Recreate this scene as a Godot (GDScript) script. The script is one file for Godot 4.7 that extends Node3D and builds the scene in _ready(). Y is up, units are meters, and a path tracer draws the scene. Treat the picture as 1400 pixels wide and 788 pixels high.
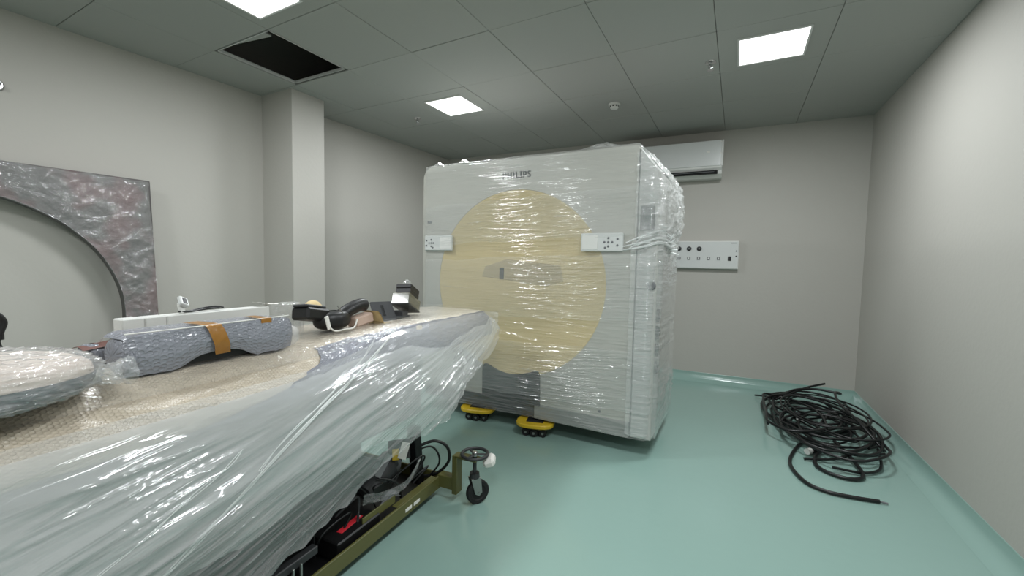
extends Node3D

# ------------------------------------------------------------------ helpers
var M := {}
var used_names := {}
var rng := RandomNumberGenerator.new()
var nz := FastNoiseLite.new()
var nz2 := FastNoiseLite.new()
const H := 2.59            # ceiling height

func numbered(called: String) -> String:
	if not used_names.has(called):
		used_names[called] = 0
		return called
	used_names[called] += 1
	return "%s_%03d" % [called, used_names[called]]

func tag(o: Node, label: String, category: String, group := "", kind := "") -> void:
	if label: o.set_meta("label", label)
	if category: o.set_meta("category", category)
	if group: o.set_meta("group", group)
	if kind: o.set_meta("kind", kind)

func thing(called: String, label: String, category: String, at := Vector3.ZERO, turn := 0.0, group := "") -> Node3D:
	var o := Node3D.new()
	o.name = numbered(called)
	add_child(o)
	o.position = at
	o.rotation.y = turn
	tag(o, label, category, group)
	return o

func part(called: String, mesh: Mesh, m: Material, parent: Node, at := Vector3.ZERO, rot := Vector3.ZERO, label := "") -> MeshInstance3D:
	var o := MeshInstance3D.new()
	o.name = called if parent != self else numbered(called)
	o.mesh = mesh
	o.material_override = m
	o.cast_shadow = GeometryInstance3D.SHADOW_CASTING_SETTING_ON
	parent.add_child(o, true)
	o.position = at
	o.rotation = rot
	if label: o.set_meta("label", label)
	return o

func struct(called: String, mesh: Mesh, m: Material, label: String, at := Vector3.ZERO, rot := Vector3.ZERO) -> MeshInstance3D:
	var o := part(called, mesh, m, self, at, rot)
	tag(o, label, "", "", "structure")
	return o

func stool() -> SurfaceTool:
	var st := SurfaceTool.new()
	st.begin(Mesh.PRIMITIVE_TRIANGLES)
	st.set_smooth_group(-1)
	return st

func quad(st: SurfaceTool, a: Vector3, b: Vector3, c: Vector3, d: Vector3) -> void:
	# a b c d clockwise seen from the front
	for v in [[a, Vector2(0, 0)], [b, Vector2(1, 0)], [c, Vector2(1, 1)], [a, Vector2(0, 0)], [c, Vector2(1, 1)], [d, Vector2(0, 1)]]:
		st.set_uv(v[1])
		st.add_vertex(v[0])

func tri_out(st: SurfaceTool, a: Vector3, b: Vector3, c: Vector3, centre: Vector3) -> void:
	var n := (b - a).cross(c - a)
	if n.dot((a + b + c) / 3.0 - centre) > 0.0:   # counter-clockwise from outside: turn it
		var t := b
		b = c
		c = t
	for v: Vector3 in [a, b, c]:
		st.set_uv(Vector2(v.x + v.z, v.y))
		st.add_vertex(v)

# chamfered box appended to a SurfaceTool
func bx(st: SurfaceTool, size: Vector3, t := Transform3D.IDENTITY, ch := 0.003) -> void:
	var h := size / 2.0
	var c := minf(ch, minf(h.x, minf(h.y, h.z)) * 0.6)
	var ctr := t.origin
	var p := func(s: Vector3, k: int) -> Vector3:
		var q := Vector3(s.x * (h.x - c), s.y * (h.y - c), s.z * (h.z - c))
		q[k] = s[k] * h[k]
		return t * q
	for k in 3:
		var a := (k + 1) % 3
		var b := (k + 2) % 3
		for sg in [-1.0, 1.0]:
			var s: Array[Vector3] = []
			for w in [[-1, -1], [1, -1], [1, 1], [-1, 1]]:
				var v := Vector3.ZERO
				v[k] = sg
				v[a] = w[0]
				v[b] = w[1]
				s.append(p.call(v, k))
			tri_out(st, s[0], s[1], s[2], ctr)
			tri_out(st, s[0], s[2], s[3], ctr)
	for k in 3:      # edges along axis k
		var a := (k + 1) % 3
		var b := (k + 2) % 3
		for sa in [-1.0, 1.0]:
			for sb in [-1.0, 1.0]:
				var v0 := Vector3.ZERO
				v0[k] = -1; v0[a] = sa; v0[b] = sb
				var v1 := v0
				v1[k] = 1
				var q0: Vector3 = p.call(v0, a)
				var q1: Vector3 = p.call(v1, a)
				var q2: Vector3 = p.call(v1, b)
				var q3: Vector3 = p.call(v0, b)
				tri_out(st, q0, q1, q2, ctr)
				tri_out(st, q0, q2, q3, ctr)
	for x in [-1.0, 1.0]:
		for y in [-1.0, 1.0]:
			for z in [-1.0, 1.0]:
				var v := Vector3(x, y, z)
				tri_out(st, p.call(v, 0), p.call(v, 1), p.call(v, 2), ctr)

func done(st: SurfaceTool) -> ArrayMesh:
	st.generate_normals()
	return st.commit()

func box(size: Vector3, ch := 0.003) -> ArrayMesh:
	var st := stool()
	bx(st, size, Transform3D.IDENTITY, ch)
	return done(st)

func xf(at: Vector3, rot := Vector3.ZERO) -> Transform3D:
	return Transform3D(Basis.from_euler(rot), at)

# smooth grid surface; fn(u 0..1, v 0..1) -> Vector3, uvfn -> Vector2
func grid(nu: int, nv: int, fn: Callable, uvfn: Callable) -> ArrayMesh:
	var vs := PackedVector3Array()
	var uvs := PackedVector2Array()
	vs.resize((nu + 1) * (nv + 1))
	uvs.resize((nu + 1) * (nv + 1))
	for j in nv + 1:
		for i in nu + 1:
			var k := j * (nu + 1) + i
			vs[k] = fn.call(float(i) / nu, float(j) / nv)
			uvs[k] = uvfn.call(float(i) / nu, float(j) / nv)
	var ns := PackedVector3Array()
	ns.resize(vs.size())
	var idx := PackedInt32Array()
	idx.resize(nu * nv * 6)
	var w := 0
	for j in nv:
		for i in nu:
			var a := j * (nu + 1) + i
			var b := a + 1
			var c := a + nu + 2
			var d := a + nu + 1
			for k in [a, c, b, a, d, c]:
				idx[w] = k
				w += 1
			var n1 := (vs[b] - vs[a]).cross(vs[c] - vs[a])
			var n2 := (vs[c] - vs[a]).cross(vs[d] - vs[a])
			ns[a] += n1 + n2
			ns[b] += n1
			ns[c] += n1 + n2
			ns[d] += n2
	for k in ns.size():
		ns[k] = ns[k].normalized() if ns[k].length() > 1e-14 else Vector3.UP
	var arr := []
	arr.resize(Mesh.ARRAY_MAX)
	arr[Mesh.ARRAY_VERTEX] = vs
	arr[Mesh.ARRAY_NORMAL] = ns
	arr[Mesh.ARRAY_TEX_UV] = uvs
	arr[Mesh.ARRAY_INDEX] = idx
	var am := ArrayMesh.new()
	am.add_surface_from_arrays(Mesh.PRIMITIVE_TRIANGLES, arr)
	return am

# round tube along points
func tube_to(st: SurfaceTool, pts: PackedVector3Array, r: float, sides := 8, closed := false, r_end := -1.0) -> void:
	var n := pts.size()
	var rings := []
	var prev := Vector3.ZERO
	var side := Vector3.ZERO
	for i in n:
		var dir: Vector3
		if closed:
			dir = (pts[(i + 1) % n] - pts[(i + n - 1) % n]).normalized()
		else:
			dir = (pts[mini(i + 1, n - 1)] - pts[maxi(i - 1, 0)]).normalized()
		if i == 0:
			side = dir.cross(Vector3.UP if absf(dir.y) < 0.9 else Vector3.RIGHT).normalized()
		else:
			side = (side - dir * side.dot(dir)).normalized()
		var up := side.cross(dir).normalized()
		var rr := r if r_end < 0.0 else lerpf(r, r_end, float(i) / (n - 1))
		var ring := PackedVector3Array()
		for k in sides:
			var a := TAU * k / sides
			ring.append(pts[i] + (side * cos(a) + up * sin(a)) * rr)
		rings.append(ring)
	st.set_smooth_group(0)
	var last := n if closed else n - 1
	for i in last:
		var p: PackedVector3Array = rings[i]
		var q: PackedVector3Array = rings[(i + 1) % n]
		var mid := (pts[i] + pts[(i + 1) % n]) / 2.0
		for k in sides:
			var k2 := (k + 1) % sides
			tri_out(st, p[k], p[k2], q[k2], mid)
			tri_out(st, p[k], q[k2], q[k], mid)
	st.set_smooth_group(-1)
	if not closed:
		for e in [0, n - 1]:
			var ring: PackedVector3Array = rings[e]
			var inner: Vector3 = pts[1] if e == 0 else pts[n - 2]
			for k in sides:
				tri_out(st, pts[e], ring[k], ring[(k + 1) % sides], inner)

func tube(pts: PackedVector3Array, r: float, sides := 8, closed := false) -> ArrayMesh:
	var st := stool()
	tube_to(st, pts, r, sides, closed)
	return done(st)

func smooth_path(ctrl: Array, per := 8, closed := false) -> PackedVector3Array:
	var out := PackedVector3Array()
	var n := ctrl.size()
	var segs := n if closed else n - 1
	for i in segs:
		var p0: Vector3 = ctrl[(i - 1 + n) % n] if closed else ctrl[maxi(i - 1, 0)]
		var p1: Vector3 = ctrl[i]
		var p2: Vector3 = ctrl[(i + 1) % n]
		var p3: Vector3 = ctrl[(i + 2) % n] if closed else ctrl[mini(i + 2, n - 1)]
		for k in per:
			out.append(p1.cubic_interpolate(p2, p0, p3, float(k) / per))
	if not closed:
		out.append(ctrl[n - 1])
	return out

# lathe round y: profile of Vector2(radius, y)
func lathe_to(st: SurfaceTool, prof: PackedVector2Array, segs := 24, t := Transform3D.IDENTITY, smooth := true) -> void:
	st.set_smooth_group(0 if smooth else -1)
	var lo := prof[0].y
	var hi := prof[0].y
	for q in prof:
		lo = minf(lo, q.y)
		hi = maxf(hi, q.y)
	for i in prof.size() - 1:
		for k in segs:
			var a := TAU * k / segs
			var b := TAU * (k + 1) / segs
			var p0 := t * Vector3(prof[i].x * cos(a), prof[i].y, prof[i].x * sin(a))
			var p1 := t * Vector3(prof[i].x * cos(b), prof[i].y, prof[i].x * sin(b))
			var p2 := t * Vector3(prof[i + 1].x * cos(b), prof[i + 1].y, prof[i + 1].x * sin(b))
			var p3 := t * Vector3(prof[i + 1].x * cos(a), prof[i + 1].y, prof[i + 1].x * sin(a))
			if prof[i].x > 1e-6:
				for v: Vector3 in [p0, p1, p2]:
					st.set_uv(Vector2(v.x, v.z)); st.add_vertex(v)
			if prof[i + 1].x > 1e-6:
				for v: Vector3 in [p0, p2, p3]:
					st.set_uv(Vector2(v.x, v.z)); st.add_vertex(v)
	st.set_smooth_group(-1)

func lathe(prof: Array, segs := 24, smooth := false) -> ArrayMesh:
	var st := stool()
	lathe_to(st, PackedVector2Array(prof), segs, Transform3D.IDENTITY, smooth)
	return done(st)

# prism: polygon in xy extruded from z0 to z1, optional round hole
func prism(poly: PackedVector2Array, z0: float, z1: float, ch := 0.0) -> ArrayMesh:
	var st := stool()
	prism_to(st, poly, z0, z1, ch)
	return done(st)

func prism_to(st: SurfaceTool, poly: PackedVector2Array, z0: float, z1: float, ch := 0.0, t := Transform3D.IDENTITY) -> void:
	if not Geometry2D.is_polygon_clockwise(poly):
		poly = poly.duplicate()
		poly.reverse()
	var inner := poly
	if ch > 0.0:
		inner = PackedVector2Array()
		var m := poly.size()
		for i in m:
			var d0 := (poly[i] - poly[(i + m - 1) % m]).normalized()
			var d1 := (poly[(i + 1) % m] - poly[i]).normalized()
			var n0 := Vector2(d0.y, -d0.x)
			var n1 := Vector2(d1.y, -d1.x)
			var b := n0 + n1
			inner.append(poly[i] + b * (ch / maxf(0.4, n0.dot(b))))
	var tr := Geometry2D.triangulate_polygon(inner)
	var want_up := true
	for k in range(0, tr.size(), 3):
		var a := inner[tr[k]]
		var b := inner[tr[k + 1]]
		var c := inner[tr[k + 2]]
		if (b - a).cross(c - a) > 0.0:
			var s := b
			b = c
			c = s
		for v: Vector2 in [a, b, c]:      # clockwise seen from +z
			st.set_uv(v); st.add_vertex(t * Vector3(v.x, v.y, z1))
		for v: Vector2 in [a, c, b]:
			st.set_uv(v); st.add_vertex(t * Vector3(v.x, v.y, z0))
	var n := poly.size()
	var lv := [[poly, z0 + ch], [poly, z1 - ch]]
	if ch > 0.0:
		lv = [[inner, z0], [poly, z0 + ch], [poly, z1 - ch], [inner, z1]]
	for L in lv.size() - 1:
		var A: PackedVector2Array = lv[L][0]
		var B: PackedVector2Array = lv[L + 1][0]
		for i in n:
			var j := (i + 1) % n
			var p0 := Vector3(A[i].x, A[i].y, lv[L][1])
			var p1 := Vector3(A[j].x, A[j].y, lv[L][1])
			var p2 := Vector3(B[j].x, B[j].y, lv[L + 1][1])
			var p3 := Vector3(B[i].x, B[i].y, lv[L + 1][1])
			for v: Vector3 in [p0, p2, p1, p0, p3, p2]:
				st.set_uv(Vector2(v.x + v.z, v.y)); st.add_vertex(t * v)

func ring_poly(outer: PackedVector2Array, c: Vector2, r: float, seg := 96) -> PackedVector2Array:
	# outer outline joined to a round hole by a hairline cut at its top
	if Geometry2D.is_polygon_clockwise(outer):
		outer = outer.duplicate()
		outer.reverse()
	var best := 0
	for i in outer.size():
		if outer[i].distance_to(c + Vector2(0, r)) < outer[best].distance_to(c + Vector2(0, r)):
			best = i
	var out := PackedVector2Array()
	for i in outer.size() + 1:
		out.append(outer[(best + i) % outer.size()])
	out[out.size() - 1] += (outer[(best + outer.size() - 1) % outer.size()] - outer[best]).normalized() * 0.0004
	var a0 := (outer[best] - c).angle()
	for k in seg + 1:
		var a := a0 - (TAU - 0.0006) * k / seg
		out.append(c + Vector2(cos(a), sin(a)) * r)
	return out

func round_rect(x0: float, y0: float, x1: float, y1: float, r: Array, seg := 6) -> PackedVector2Array:
	# radii: lower left, lower right, upper right, upper left
	var out := PackedVector2Array()
	var cs := [[x0, y0, 1, 1, PI], [x1, y0, -1, 1, 1.5 * PI], [x1, y1, -1, -1, 0.0], [x0, y1, 1, -1, 0.5 * PI]]
	for k in 4:
		var q: Array = cs[k]
		var rr: float = r[k]
		if rr <= 0.0:
			out.append(Vector2(q[0], q[1]))
			continue
		for s in seg + 1:
			var a: float = q[4] + 0.5 * PI * s / seg
			out.append(Vector2(q[0] + q[2] * rr, q[1] + q[3] * rr) + Vector2(cos(a), sin(a)) * rr)
	return out

func mat(r: int, g: int, b: int, rough := 0.6, metal := 0.0, spec := 0.5) -> StandardMaterial3D:
	var m := StandardMaterial3D.new()
	m.albedo_color = Color8(r, g, b)
	m.roughness = rough
	m.metallic = metal
	m.metallic_specular = spec
	m.cull_mode = BaseMaterial3D.CULL_DISABLED
	return m

func film_mat(milk: float, rough := 0.16, tint := Color8(235, 238, 238), bump: Texture2D = null, depth := 0.12, scale := Vector3(1, 1, 1)) -> StandardMaterial3D:
	# clear sheet: milk is the share of light that the plastic scatters
	var m := StandardMaterial3D.new()
	m.transparency = BaseMaterial3D.TRANSPARENCY_ALPHA
	m.albedo_color = Color(tint.r, tint.g, tint.b, milk)
	m.roughness = rough
	m.metallic_specular = 0.6
	m.cull_mode = BaseMaterial3D.CULL_DISABLED
	if bump:
		m.heightmap_enabled = true
		m.heightmap_texture = bump
		m.heightmap_scale = depth
		m.uv1_scale = scale
	return m

func noise_tex(type: int, freq: float, sd: int, size := 512, oct := 4, fractal := FastNoiseLite.FRACTAL_FBM, turned := false) -> ImageTexture:
	var f := FastNoiseLite.new()
	f.noise_type = type
	f.frequency = freq
	f.seed = sd
	f.fractal_type = fractal
	f.fractal_octaves = oct
	return ImageTexture.create_from_image(f.get_seamless_image(size, size, turned, false, 0.15, true))

func bubble_tex(sd: int, jitter := 0.0) -> ImageTexture:
	# hexagonal rows of round air cushions, some of them slack
	var n := 512
	var im := Image.create(n, n, false, Image.FORMAT_L8)
	var r := RandomNumberGenerator.new()
	r.seed = sd
	var cells := 16
	var amp := []
	for k in cells * cells:
		amp.append(Vector3(r.randf_range(0.35, 1.0), r.randf_range(-jitter, jitter), r.randf_range(-jitter, jitter)))
	var s := float(n) / cells
	for y in n:
		for x in n:
			var best := 9.0
			var ab := 0.0
			var cy := int(y / s)
			for dy in [-1, 0, 1]:
				var row: int = cy + dy
				var off := 0.5 if posmod(row, 2) == 1 else 0.0
				var cx := int(floor(x / s - off))
				for dx in [0, 1, -1]:
					var qx: float = (cx + dx + 0.5 + off) * s
					var qy: float = (row + 0.5) * s
					var am: Vector3 = amp[posmod(row, cells) * cells + posmod(cx + dx, cells)]
					var d := Vector2(x - qx - am.y * s, y - qy - am.z * s).length() / (s * 0.5)
					if d < best:
						best = d
						ab = am.x
			var h := 0.0
			if best < 0.92:
				h = pow(1.0 - pow(best / 0.92, 3.0), 0.5) * ab
			im.set_pixel(x, y, Color(h, h, h))
	return ImageTexture.create_from_image(im)

# ------------------------------------------------------------------ scene
func _ready() -> void:
	rng.seed = 7
	nz.seed = 3
	nz.noise_type = FastNoiseLite.TYPE_SIMPLEX_SMOOTH
	nz.frequency = 1.0
	nz.fractal_type = FastNoiseLite.FRACTAL_NONE
	nz2.seed = 11
	nz2.noise_type = FastNoiseLite.TYPE_SIMPLEX_SMOOTH
	nz2.frequency = 1.0
	nz2.fractal_type = FastNoiseLite.FRACTAL_RIDGED
	nz2.fractal_octaves = 3

	# camera, read from the ceiling grid of the photograph (0.6 m tiles)
	var cam := Camera3D.new()
	cam.name = "camera"
	cam.fov = 68.96
	cam.near = 0.05
	cam.far = 60.0
	add_child(cam)
	cam.position = Vector3(1.373, 1.211, 2.205)
	cam.rotation_order = EULER_ORDER_YXZ
	cam.rotation_degrees = Vector3(-3.467, 28.145, 1.184)
	cam.current = true

	var env := Environment.new()
	env.background_mode = Environment.BG_COLOR
	env.background_color = Color(0, 0, 0)
	env.tonemap_mode = Environment.TONE_MAPPER_LINEAR
	env.tonemap_exposure = 1.0
	env.sdfgi_enabled = true
	env.ssao_enabled = true
	env.ssil_enabled = true
	var we := WorldEnvironment.new()
	we.name = "world_environment"
	we.environment = env
	add_child(we)

	make_materials()
	build_lights()
	build_room()
	build_gantry()
	build_skates()
	build_table()
	build_table_items()
	build_arch()
	build_wall_things()
	build_ceiling_things()
	build_cables()

const FILM := Color(0.92, 0.93, 0.925)
const LAMP_ENERGY := 2.7

func make_materials() -> void:
	var wrinkle := noise_tex(FastNoiseLite.TYPE_SIMPLEX_SMOOTH, 0.012, 5, 512, 2, FastNoiseLite.FRACTAL_RIDGED)
	var crumple := noise_tex(FastNoiseLite.TYPE_CELLULAR, 0.03, 8, 512, 3, FastNoiseLite.FRACTAL_RIDGED)
	var bubbles := bubble_tex(4)
	var crush := bubble_tex(15, 0.24)
	var fine := noise_tex(FastNoiseLite.TYPE_SIMPLEX_SMOOTH, 0.05, 9, 256, 4)
	M.wall = mat(177, 174, 167, 0.7)
	M.wall.heightmap_enabled = true
	M.wall.heightmap_texture = fine
	M.wall.heightmap_scale = 0.05
	M.wall.uv1_triplanar = true
	M.wall.uv1_world_triplanar = true
	M.wall.uv1_scale = Vector3(2, 2, 2)
	M.floor = mat(136, 164, 156, 0.18)
	M.floor.heightmap_enabled = true
	M.floor.heightmap_texture = fine
	M.floor.heightmap_scale = 0.06
	M.floor.uv1_triplanar = true
	M.floor.uv1_world_triplanar = true
	M.floor.uv1_scale = Vector3(0.9, 0.9, 0.9)
	M.tile = mat(160, 161, 156, 0.7)
	M.slab = mat(122, 121, 118, 0.9)
	M.runner = mat(205, 205, 202, 0.5)
	M.lamp = mat(255, 255, 255, 0.5)
	M.lamp.emission_enabled = true
	M.lamp.emission = Color(1, 1, 1)
	M.lamp.emission_energy_multiplier = 3.0
	M.white = mat(214, 214, 210, 0.4)
	M.white_gloss = mat(204, 206, 204, 0.22)
	M.cover = mat(178, 177, 169, 0.38)
	M.cover_side = mat(182, 182, 178, 0.4)
	M.beige = mat(200, 182, 134, 0.5)
	M.beige_dark = mat(172, 158, 122, 0.6)
	M.dark_panel = mat(46, 49, 49, 0.5)
	M.kick = mat(140, 142, 138, 0.45)
	M.letter = mat(52, 54, 56, 0.5)
	M.black = mat(16, 16, 17, 0.42)
	M.rubber = mat(20, 20, 21, 0.7)
	M.cable = mat(14, 15, 16, 0.38)
	M.grey = mat(110, 112, 114, 0.5)
	M.dark_grey = mat(48, 49, 51, 0.5)
	M.steel = mat(165, 165, 163, 0.3, 0.9)
	M.chrome = mat(200, 200, 200, 0.15, 1.0)
	M.olive = mat(92, 91, 50, 0.4)
	M.yellow = mat(205, 172, 40, 0.4)
	M.red = mat(196, 40, 52, 0.5)
	M.tan = mat(206, 184, 138, 0.75)
	M.foam = mat(190, 165, 150, 0.85)
	M.brown = mat(104, 68, 60, 0.6)
	M.tape = mat(150, 104, 44, 0.25)
	M.paper = mat(220, 218, 212, 0.8)
	M.smoke = film_mat(0.55, 0.12, Color8(120, 118, 100))
	M.clear = film_mat(0.12, 0.08)
	M.clear_top = film_mat(0.06, 0.12, FILM, crumple, 0.3, Vector3(5, 3, 1))
	M.film = film_mat(0.12, 0.075, FILM)
	M.film_band = film_mat(0.10, 0.075, FILM)
	M.film_wind = film_mat(0.26, 0.1, FILM, wrinkle, 0.3, Vector3(0.8, 5.0, 1))
	M.film_dense = film_mat(0.22, 0.11, FILM, crumple, 0.22, Vector3(3.0, 3.0, 1))
	M.film_side = film_mat(0.20, 0.08, FILM)
	M.film_skirt = film_mat(0.34, 0.1, FILM)
	M.film_arch = film_mat(0.12, 0.08, FILM, crumple, 0.6, Vector3(2.2, 2.2, 1))
	M.film_pad = film_mat(0.2, 0.1, FILM, crumple, 0.4, Vector3(4.0, 4.0, 1))
	M.strand = film_mat(0.6, 0.2, FILM)
	M.bubble = film_mat(0.48, 0.22, Color8(226, 226, 228), bubbles, 0.35, Vector3(7.0, 7.0, 1))
	M.bubble_cream = mat(188, 176, 158, 0.28)
	M.bubble_cream.heightmap_enabled = true
	M.bubble_cream.heightmap_texture = bubbles
	M.bubble_cream.heightmap_scale = 0.2
	M.bubble_cream.uv1_scale = Vector3(6.5, 6.5, 1)
	M.bubble_grey = mat(136, 138, 146, 0.13)
	M.bubble_grey.heightmap_enabled = true
	M.bubble_grey.heightmap_texture = crush
	M.bubble_grey.heightmap_scale = 0.24
	M.bubble_grey.uv1_scale = Vector3(3.8, 3.8, 1)
	M.arch = mat(255, 255, 255, 0.5)
	var blot := FastNoiseLite.new()
	blot.seed = 31
	blot.frequency = 0.012
	blot.fractal_octaves = 3
	var ramp := Gradient.new()
	ramp.colors = PackedColorArray([Color8(60, 57, 55), Color8(74, 69, 67), Color8(84, 60, 60), Color8(88, 52, 53)])
	ramp.offsets = PackedFloat32Array([0.0, 0.45, 0.62, 1.0])
	var raw := blot.get_seamless_image(256, 256, false, false, 0.2, true)
	var dyed := Image.create(256, 256, false, Image.FORMAT_RGB8)
	for y in 256:
		for x in 256:
			dyed.set_pixel(x, y, ramp.sample(raw.get_pixel(x, y).r))
	M.arch.albedo_texture = ImageTexture.create_from_image(dyed)
	M.arch.uv1_scale = Vector3(0.9, 0.9, 1)
	M.arch_edge = mat(84, 82, 80, 0.6)
	M.bellows = mat(128, 132, 132, 0.6)
	M.pad_base = mat(84, 86, 92, 0.5)
	M.pad = mat(206, 192, 182, 0.6)
	M.top_white = mat(222, 214, 200, 0.35)
	M.table_side = mat(120, 118, 118, 0.5)

func build_lights() -> void:
	var spots := [Vector2(-0.9, -0.9), Vector2(1.5, -0.93), Vector2(-0.93, 0.88), Vector2(1.5, 0.88), Vector2(-0.9, 2.7), Vector2(1.5, 2.7)]
	var says := ["square recessed ceiling light above the wrapped gantry", "square recessed ceiling light above the black cable heap", "square recessed ceiling light beside the missing ceiling tile",
		"square recessed ceiling light above the bare green floor", "square recessed ceiling light at the entrance end over the table", "square recessed ceiling light at the entrance end by the right wall"]
	for i in spots.size():
		var t := thing("ceiling_light", says[i], "light", Vector3(spots[i].x, H, spots[i].y), 0.0, "square ceiling lights")
		var st := stool()
		for s in [-1.0, 1.0]:
			bx(st, Vector3(0.38, 0.012, 0.012), xf(Vector3(0, -0.004, s * 0.184)), 0.002)
			bx(st, Vector3(0.012, 0.012, 0.356), xf(Vector3(s * 0.184, -0.004, 0)), 0.002)
		part("frame", done(st), M.runner, t)
		part("diffuser", box(Vector3(0.356, 0.008, 0.356), 0.001), M.lamp, t, Vector3(0, -0.003, 0))
		var l := AreaLight3D.new()
		l.name = "lamp_glow"
		l.area_size = Vector2(0.35, 0.35)
		l.area_normalize_energy = true
		l.light_energy = LAMP_ENERGY
		l.light_color = Color(0.97, 0.99, 1.0)
		l.shadow_enabled = true
		l.area_range = 12.0
		t.add_child(l)
		l.position = Vector3(0, -0.012, 0)
		l.rotation.x = -PI / 2

# the walls stand a little out of square, as read off the ceiling line
const LEFT_BACK := Vector2(-2.15, -2.49)
const LEFT_FRONT := Vector2(-2.49, 3.6)
const RIGHT_BACK := Vector2(2.38, -2.67)
const RIGHT_FRONT := Vector2(2.47, 3.6)

func wall_mesh(a: Vector2, b: Vector2, out: Vector2, thick := 0.12) -> ArrayMesh:
	var st := stool()
	var n := out * thick
	var pts := PackedVector2Array([a, b, b + n, a + n])
	prism_to(st, pts, -0.1, H + 0.9, 0.0, Transform3D(Basis(Vector3(1, 0, 0), Vector3(0, 0, 1), Vector3(0, 1, 0)), Vector3.ZERO))
	return done(st)

func cove(a: Vector2, b: Vector2, inward: Vector2) -> ArrayMesh:
	# coved vinyl skirting: a quarter round and a thin upstand
	var prof := []
	for k in 7:
		var t := PI / 2 * k / 6
		prof.append(Vector2(0.085 - 0.083 * sin(t), 0.0835 - 0.083 * cos(t)))
	prof.append(Vector2(0.002, 0.09))
	prof.append(Vector2(-0.002, 0.0915))
	var d := Vector3(inward.x, 0, inward.y)
	return grid(prof.size() - 1, 40, func(u: float, v: float) -> Vector3:
		var q: Vector2 = prof[roundi(u * (prof.size() - 1))]
		var p := a.lerp(b, v)
		return Vector3(p.x, q.y, p.y) + d * q.x, func(u: float, v: float) -> Vector2: return Vector2(u, v))

func build_room() -> void:
	struct("floor", box(Vector3(5.4, 0.1, 6.7), 0.0), M.floor, "glossy green vinyl floor", Vector3(0, -0.05, 0.5))
	struct("wall_left", wall_mesh(LEFT_BACK + Vector2(0.007, -0.12), LEFT_FRONT + Vector2(-0.007, 0.12), Vector2(-1, 0)), M.wall, "grey painted wall with a square pilaster")
	struct("wall_right", wall_mesh(RIGHT_BACK + Vector2(0, -0.12), RIGHT_FRONT + Vector2(0, 0.12), Vector2(1, 0)), M.wall, "plain grey painted wall by the cable heap")
	struct("wall_back", wall_mesh(LEFT_BACK + Vector2(-0.1, 0.004), RIGHT_BACK + Vector2(0.1, -0.004), Vector2(0, -1)), M.wall, "grey painted wall with the air conditioner")
	struct("wall_front", wall_mesh(LEFT_FRONT + Vector2(-0.1, 0), RIGHT_FRONT + Vector2(0.1, 0), Vector2(0, 1)), M.wall, "grey painted wall at the entrance end")
	struct("wall_pilaster", box(Vector3(0.44, H + 0.06, 0.305), 0.003), M.wall, "square grey pilaster standing out from the left wall", Vector3(-1.883 - 0.22, H / 2 - 0.02, -0.17))
	var ld := (LEFT_FRONT - LEFT_BACK).normalized()
	struct("baseboard_back", cove(LEFT_BACK, RIGHT_BACK, Vector2(0, 1)), M.floor, "green coved skirting along the back wall")
	struct("baseboard_right", cove(RIGHT_BACK, RIGHT_FRONT, Vector2(-1, 0)), M.floor, "green coved skirting along the right wall")
	struct("baseboard_left", cove(LEFT_BACK, LEFT_FRONT, Vector2(1, 0)), M.floor, "green coved skirting along the left wall")
	# suspended ceiling: one panel per tile, a dark void above
	var ceil := Node3D.new()
	ceil.name = "ceiling"
	add_child(ceil)
	tag(ceil, "suspended ceiling of square white tiles with one tile missing", "", "", "structure")
	part("void_slab", box(Vector3(5.4, 0.1, 6.7), 0.0), M.slab, ceil, Vector3(0, H + 0.85, 0.5))
	var full := box(Vector3(0.5975, 0.012, 0.5975), 0.0022)
	var cut := {}
	var lamps := [Vector2i(-2, -2), Vector2i(2, -2), Vector2i(-2, 1), Vector2i(2, 1), Vector2i(-2, 4), Vector2i(2, 4)]
	for i in range(-5, 5):
		for j in range(-5, 7):
			if i == -3 and j == 0:
				continue           # the missing tile
			var x0 := i * 0.6
			var z0 := j * 0.6
			if x0 > 2.5 or x0 + 0.6 < -2.55 or z0 > 3.7 or z0 + 0.6 < -2.75:
				continue
			var drop := rng.randf_range(-0.0012, 0.0012)
			var tilt := Vector3(rng.randf_range(-0.0025, 0.0025), 0, rng.randf_range(-0.0025, 0.0025))
			part("ceiling_tile", full, M.tile, ceil, Vector3(x0 + 0.3, H + 0.006 + drop, z0 + 0.3), tilt)
	# grid runners round the hole
	for s in [-1.0, 1.0]:
		part("grid_runner", box(Vector3(0.006, 0.02, 0.56), 0.001), M.runner, ceil, Vector3(-1.5 + s * 0.283, H + 0.014, 0.3))
		part("grid_runner", box(Vector3(0.56, 0.02, 0.006), 0.001), M.runner, ceil, Vector3(-1.5, H + 0.014, 0.3 + s * 0.283))
	var loose := part("loose_ceiling_tile", full, M.tile, self, Vector3(-1.56, H + 0.031, 0.845), Vector3(0.0, 0.14, 0.0))
	tag(loose, "white ceiling tile pushed askew above the open ceiling hole", "ceiling tile")

# ------------------------------------------------------------------ gantry
const GZ := -0.45       # front plane
func gantry_left(y: float) -> float:
	if y < 1.855:
		return -0.866
	var d := minf(y - 1.855, 0.09)
	return -0.866 + 0.09 - sqrt(maxf(0.0, 0.0081 - d * d))

func gantry_right(y: float) -> float:
	if y < 1.775:
		return 0.945
	return 0.945 - (y - 1.775) * 0.80

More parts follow.
